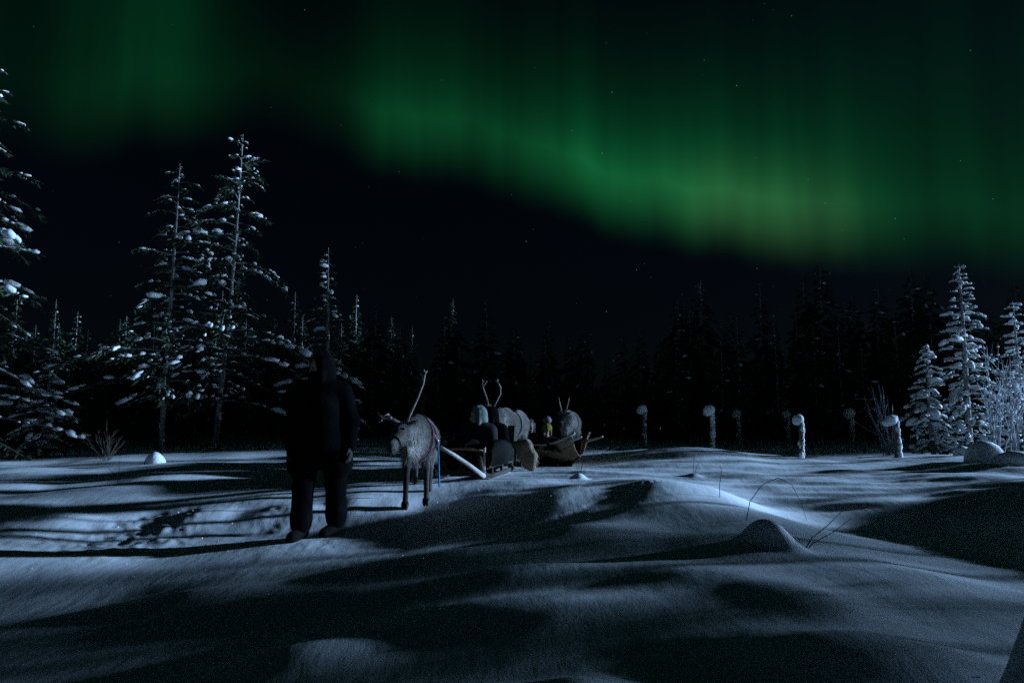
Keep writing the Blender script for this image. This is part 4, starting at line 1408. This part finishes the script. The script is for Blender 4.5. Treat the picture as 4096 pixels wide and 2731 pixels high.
def hang_rope(parent, pts, r, name, mat):
    b = MB()
    b.tube(pts, r, 6)
    return b.obj(name, mat, parent)
hang_rope(deer1, [(0.02, 0.245, 0.72), (0.04, 0.262, 0.62), (0.02, 0.268, 0.50), (-0.03, 0.27, 0.38), (-0.05, 0.272, 0.24), (-0.09, 0.272, 0.17)], 0.012, 'rope', M_ROPE)
hang_rope(deer1, [(0.03, 0.250, 0.72), (0.00, 0.262, 0.60), (-0.03, 0.268, 0.46), (-0.02, 0.272, 0.33)], 0.010, 'rope', M_ROPE)
bk = MB(); bk.tube([(0.05, 0.245, 0.755), (0.05, 0.262, 0.735), (0.00, 0.262, 0.725), (-0.02, 0.252, 0.745)], 0.011, 6)
bk.obj('buckle', M_BUCKLE, deer1)
bd = MB(); bd.tube([(0.43, 0.205, 0.84), (0.30, 0.232, 0.80), (0.10, 0.248, 0.75), (-0.15, 0.258, 0.70)], 0.013, 6, squash=1.6)
bd.obj('trace_band', M_BRAID, deer1)

# ------------------------------------------------------------------ first sled: runners, slatted bed, back, front bow, shafts
def to_local(o, p):
    return o.matrix_basis.inverted() @ Vector(p)

S1 = (-0.50, 10.15)
sled = empty('sled', (S1[0], S1[1], gz(*S1)), HEAD - 0.22, 'dark slatted wooden sled drawn by the lead reindeer', 'sled', 'reindeer sleds')
for q in (-1, 1):
    b = MB()
    b.tube([(-0.95, q * .32, 0.03), (-0.3, q * .32, 0.015), (0.5, q * .32, 0.015), (0.78, q * .32, 0.05), (0.95, q * .32, 0.15), (1.03, q * .31, 0.30)], 0.028, 6, squash=1.3)
    r_ = b.obj('runner', M_DARKWOOD, sled)
    b = MB()
    b.tube([(-0.95, q * .32, 0.0), (-0.3, q * .32, -0.014), (0.5, q * .32, -0.014), (0.80, q * .32, 0.025), (0.97, q * .32, 0.13)], 0.012, 5)
    b.obj('steel_shoe', M_IRON, r_)
    for xx in (-0.75, -0.2, 0.4):
        b = MB(); b.box((xx, q * .31, 0.075), (0.05, 0.04, 0.12))
        b.obj('stanchion', M_DARKWOOD, sled, False)
    b = MB(); b.box((-0.1, q * .36, 0.24), (1.75, 0.03, 0.20))
    b.obj('side_board', M_DARKWOOD, sled, False)
    b = MB(); b.tube([(0.86, q * .33, 0.42), (0.875, q * .33, 0.30), (0.87, q * .33, 0.15), (0.90, q * .33, 0.05)], 0.016, 6)
    b.obj('front_stake', M_POLE, sled)
for i in range(6):
    yy = -0.28 + i * 0.112
    b = MB(); b.box((-0.1, yy, 0.135), (1.72, 0.098, 0.024))
    b.obj('plank', M_DARKWOOD, sled, False)
for i, xx in enumerate((-0.75, -0.2, 0.4)):
    b = MB(); b.box((xx, 0, 0.10), (0.06, 0.66, 0.04))
    b.obj('crossbar', M_DARKWOOD, sled, False)
for i in range(5):
    yy = -0.27 + i * 0.135
    b = MB(); b.box((-1.0, yy, 0.42), (0.025, 0.11, 0.56), Matrix.Rotation(-0.18, 3, 'Y'))
    b.obj('back_slat', M_DARKWOOD, sled, False)
b = MB(); b.tube([(0.80, -.36, 0.36), (0.90, -.2, 0.39), (0.92, 0, 0.40), (0.90, .2, 0.39), (0.80, .36, 0.36)], 0.018, 6)
b.obj('front_rail', M_WOOD, sled)
for i in range(3):
    b = MB(); b.box((0.83, 0, 0.10 + i * 0.10), (0.024, 0.62, 0.09))
    b.obj('front_board', M_DARKWOOD, sled, False)
bpy.context.view_layer.update()
for q, tip_, tail_ in ((1, (-0.88, 8.50, 0.78), (0.99, 0.36, 0.05)), (-1, (-1.36, 8.48, 0.78), (0.99, -0.36, 0.05))):
    p1 = to_local(sled, tip_)
    b = MB()
    p0 = Vector(tail_)
    b.tube([p0, p0.lerp(p1, .35) + Vector((0, 0, 0.015)), p0.lerp(p1, .7) + Vector((0, 0, 0.015)), p1], [0.030, 0.029, 0.026, 0.022], 8)
    b.obj('shaft', M_POLE, sled)

# ------------------------------------------------------------------ second sled: planked boat-shaped hull
S2 = (0.70, 13.1)
boat = empty('sled', (S2[0], S2[1], gz(*S2)), HEAD + 0.55, 'boat-shaped planked sled with upturned end, last of the train', 'sled', 'reindeer sleds')
def hull(t, a):
    """t along (-1 stern .. 1 bow), a across (-1 .. 1)"""
    w = 0.40 * (1 - 0.55 * max(t, 0) ** 2.2) * (1 - 0.15 * max(-t, 0) ** 2)
    lift = 0.42 * max(t - 0.35, 0) ** 1.8 + 0.10 * max(-t - 0.5, 0) ** 2
    return np.array([t * 0.98, w * math.sin(a * 1.35) / math.sin(1.35) * (0.75 + 0.25 * abs(a)), 0.04 + lift + 0.36 * (1 - math.cos(a * 1.35)) / (1 - math.cos(1.35))])
NPL = 8
for k in range(NPL):
    a0, a1 = -1 + 2 * k / NPL + 0.006, -1 + 2 * (k + 1) / NPL - 0.006
    ts = np.linspace(-1, 1, 17)
    vs, fs = [], []
    for t in ts:
        P0, P1 = hull(t, a0), hull(t, a1)
        am = 0.5 * (a0 + a1)
        nrm = np.array([0, math.sin(am * 1.35), -math.cos(am * 1.35)])
        off = nrm * (0.006 if k % 2 else 0.0)
        for P in (P0, P1, P1 - nrm * 0.018, P0 - nrm * 0.018):
            vs.append(P + off)
    n = len(ts)
    for i in range(n - 1):
        for e in range(4):
            e2 = (e + 1) % 4
            fs.append((i * 4 + e, i * 4 + e2, (i + 1) * 4 + e2, (i + 1) * 4 + e))
    fs.append((3, 2, 1, 0)); fs.append(tuple((n - 1) * 4 + e for e in range(4)))
    b = MB(); b.add(vs, fs)
    b.obj('plank', M_WOOD, boat, False)
for q in (-1, 1):
    b = MB()
    b.tube([hull(t, q) + np.array([0, q * .012, 0.015]) for t in np.linspace(-1, 1.06, 16)], 0.020, 6)
    b.obj('gunwale', M_POLE, boat)
for t in (-0.7, -0.25, 0.2, 0.6):
    b = MB()
    b.tube([hull(t, a) + np.array([0, 0, .026]) * (1 - abs(a)) - np.array([0, 0.022 * np.sign(a) * abs(a), 0]) for a in np.linspace(-.98, .98, 11)], 0.014, 5)
    b.obj('rib', M_DARKWOOD, boat)
b = MB(); b.tube([(-1.0, 0, 0.012), (0, 0, 0.0), (0.6, 0, 0.03), (0.98, 0, 0.24)], 0.030, 6)
b.obj('keel_runner', M_DARKWOOD, boat)
b = MB(); b.add(*(lambda v: (v, [(0, 1, 2, 3, 4, 5, 6, 7, 8), tuple(range(9, 18))[::-1]] + [(i, (i + 1) % 9, 9 + (i + 1) % 9, 9 + i)[::-1] for i in range(9)]))([hull(-0.97, a) for a in np.linspace(-1, 1, 9)] + [hull(-1.0, a) for a in np.linspace(-1, 1, 9)]))
b.obj('stern_board', M_WOOD, boat, False)
for q in (-1, 1):
    b = MB()
    p0 = Vector(hull(0.9, q * 0.9)); p1 = p0 + Vector((0.50, q * .02 - 0.05, 0.10))
    b.tube([p0, p0.lerp(p1, .5), p1], [0.024, 0.022, 0.018], 7)
    b.obj('shaft', M_POLE, boat)

# ------------------------------------------------------------------ passengers, blankets, hide
def seated(dz=0.0, lean=0.0, face=(0, -1, 0), spread=0.0):
    return dict(pel=(0, 0.0, 0.14 + dz), che=(0, 0.06 + lean, 0.42 + dz), nek=(0, 0.05 + lean, 0.64 + dz), hea=(0, 0.02 + lean, 0.77 + dz), face=face,
                sh=((-0.20, 0.05 + lean, 0.57 + dz), (0.20, 0.05 + lean, 0.57 + dz)), el=((-0.27, -0.05, 0.33 + dz), (0.27, -0.05, 0.33 + dz)), wr=((-0.13, -0.27, 0.31 + dz), (0.13, -0.27, 0.31 + dz)),
                hi=((-0.10, -0.04, 0.13 + dz), (0.10, -0.04, 0.13 + dz)), kn=((-0.13, -0.42, 0.26 + dz), (0.13, -0.42, 0.26 + dz)), an=((-0.12, -0.74, 0.13 + dz), (0.12, -0.74, 0.13 + dz)), to=((-0.13, -0.80, 0.24 + dz), (0.13, -0.80, 0.24 + dz)))
def on_sled(s, lx, ly):
    p = s.matrix_basis @ Vector((lx, ly, 0))
    return p.x, p.y
bpy.context.view_layer.update()
GP = 'passengers seated in the sleds'
px, py = on_sled(sled, 0.12, 0.0)
person('person', (px, py, gz(*S1) + 0.06), -0.22, 'front passenger in the first sled wearing a pale green hood', seated(0.0, 0.04, (-0.8, -0.6, -0.1)), M_PARKA2, M_TROUSER, 'hood', M_PARKA, False, 0.02, GP)
px, py = on_sled(sled, -0.62, 0.0)
person('person', (px, py, gz(*S1) + 0.06), -0.22, 'dark hooded passenger sitting at the back of the first sled', seated(0.0, 0.02, (-0.7, -0.7, -0.15)), M_COAT, M_TROUSER, 'hood', M_COAT, False, 0.02, GP)
px, py = on_sled(boat, -0.05, 0.0)
person('person', (px, py, gz(*S2) - 0.08), 0.30, 'passenger in the last sled wearing a yellow knitted hat with a big pompom', seated(-0.05, 0.0, (-0.75, -0.65, -0.1)), M_COAT, M_TROUSER, 'pompom', None, False, 0.02, GP)
px, py = on_sled(boat, -0.66, 0.0)
person('person', (px, py, gz(*S2) + 0.0), 0.45, 'passenger in the last sled with a grey green hood', seated(-0.05, 0.0), M_COAT, M_TROUSER, 'hood', M_PARKA, False, 0.02, GP)

def blanket(name, parent_obj, x0, x1, wid, ztop, zlow, label, mat, seed):
    """a heavy blanket lying over knees and hanging down both sides of a sled"""
    rng = np.random.default_rng(seed)
    nx, ny = 26, 34
    M = parent_obj.matrix_basis
    vs = []
    for i in range(nx):
        t = i / (nx - 1)
        lx = x0 + (x1 - x0) * t
        for j in range(ny):
            a = -1 + 2 * j / (ny - 1)
            body = abs(a) < 0.62
            yy = a / 0.62 * wid if body else math.copysign(wid + 0.03 + 0.05 * math.sin(8 * t + 4 * a) * (abs(a) - 0.62) / 0.38, a)
            kn = ztop * (1 - 0.35 * (2 * t - 0.9) ** 2) + 0.05 * math.cos(a / 0.62 * math.pi * 2.0)
            zz = kn if body else kn + (zlow - kn) * min(1, (abs(a) - 0.62) / 0.38)
            zz += 0.015 * math.sin(19 * t + 7 * a) + 0.010 * math.sin(31 * a + 9 * t)
            vs.append(M @ Vector((lx, yy, zz)))
    fs = [(i * ny + j, i * ny + j + 1, (i + 1) * ny + j + 1, (i + 1) * ny + j) for i in range(nx - 1) for j in range(ny - 1)]
    c = sum(vs, Vector()) / len(vs)
    b = MB(); b.add([tuple(v - c) for v in vs], fs)
    o = b.obj(name, mat)
    o.location = c
    md = o.modifiers.new('thickness', 'SOLIDIFY'); md.thickness = 0.02; md.offset = -1
    tag(o, label, 'blanket')
    return o
blanket('blanket', sled, 0.85, -0.55, 0.40, 0.46, 0.16, 'thick dark blanket over the laps of the first sled passengers', M_BLANKET, 1)
blanket('blanket', boat, 0.72, -0.45, 0.36, 0.47, 0.34, 'dark blanket over the laps in the boat-shaped sled', M_BLANKET, 2)

def hide():
    """a shaggy reindeer hide hanging over the rear corner of the first sled"""
    rng = np.random.default_rng(12)
    c = Vector((0.17, 10.95, gz(0.17, 10.95)))
    s = SDF(0.06)
    s.cap((-0.16, 0.02, 0.40), (0.06, -0.02, 0.42), 0.07, 0.07).cap((0.06, -0.02, 0.42), (0.15, -0.05, 0.24), 0.075, 0.07).cap((0.15, -0.05, 0.24), (0.14, -0.07, 0.06), 0.07, 0.055)
    s.cap((-0.02, 0.0, 0.34), (0.06, -0.05, 0.10), 0.09, 0.06)
    me = s.mesh('pelt', M_FUR, 0.015)
    ca = me.color_attributes.new('coat', 'FLOAT_COLOR', 'POINT')
    n = len(me.vertices)
    ca.data.foreach_set('color', np.tile([0.32, 0.23, 0.16, 1.0], n))
    o = empty('reindeer_hide', c, 0, 'shaggy brown reindeer hide hanging over the rear corner of the first sled', 'hide')
    link_mesh('pelt', me, o)
    h_ = MB()
    vs = me.vertices
    for i in rng.choice(n, 700):
        p = np.array(vs[int(i)].co); nn = np.array(vs[int(i)].normal)
        d = nn * 0.4 + np.array([0.1, -0.1, -1.0])
        d /= np.linalg.norm(d)
        l = rng.uniform(0.04, 0.10)
        sdv = np.cross(d, nn); sdv = sdv / (np.linalg.norm(sdv) + 1e-9) * 0.004
        h_.add([p - sdv, p + sdv, p + d * l + nn * 0.01], [(0, 1, 2)])
    me2 = h_.mesh('long_hair', M_FUR, False)
    ca = me2.color_attributes.new('coat', 'FLOAT_COLOR', 'POINT')
    ca.data.foreach_set('color', np.tile([0.42, 0.32, 0.24, 1.0], len(me2.vertices)))
    lh = link_mesh('long_hair', me2, o)
    lh['kind'] = 'stuff'
hide()
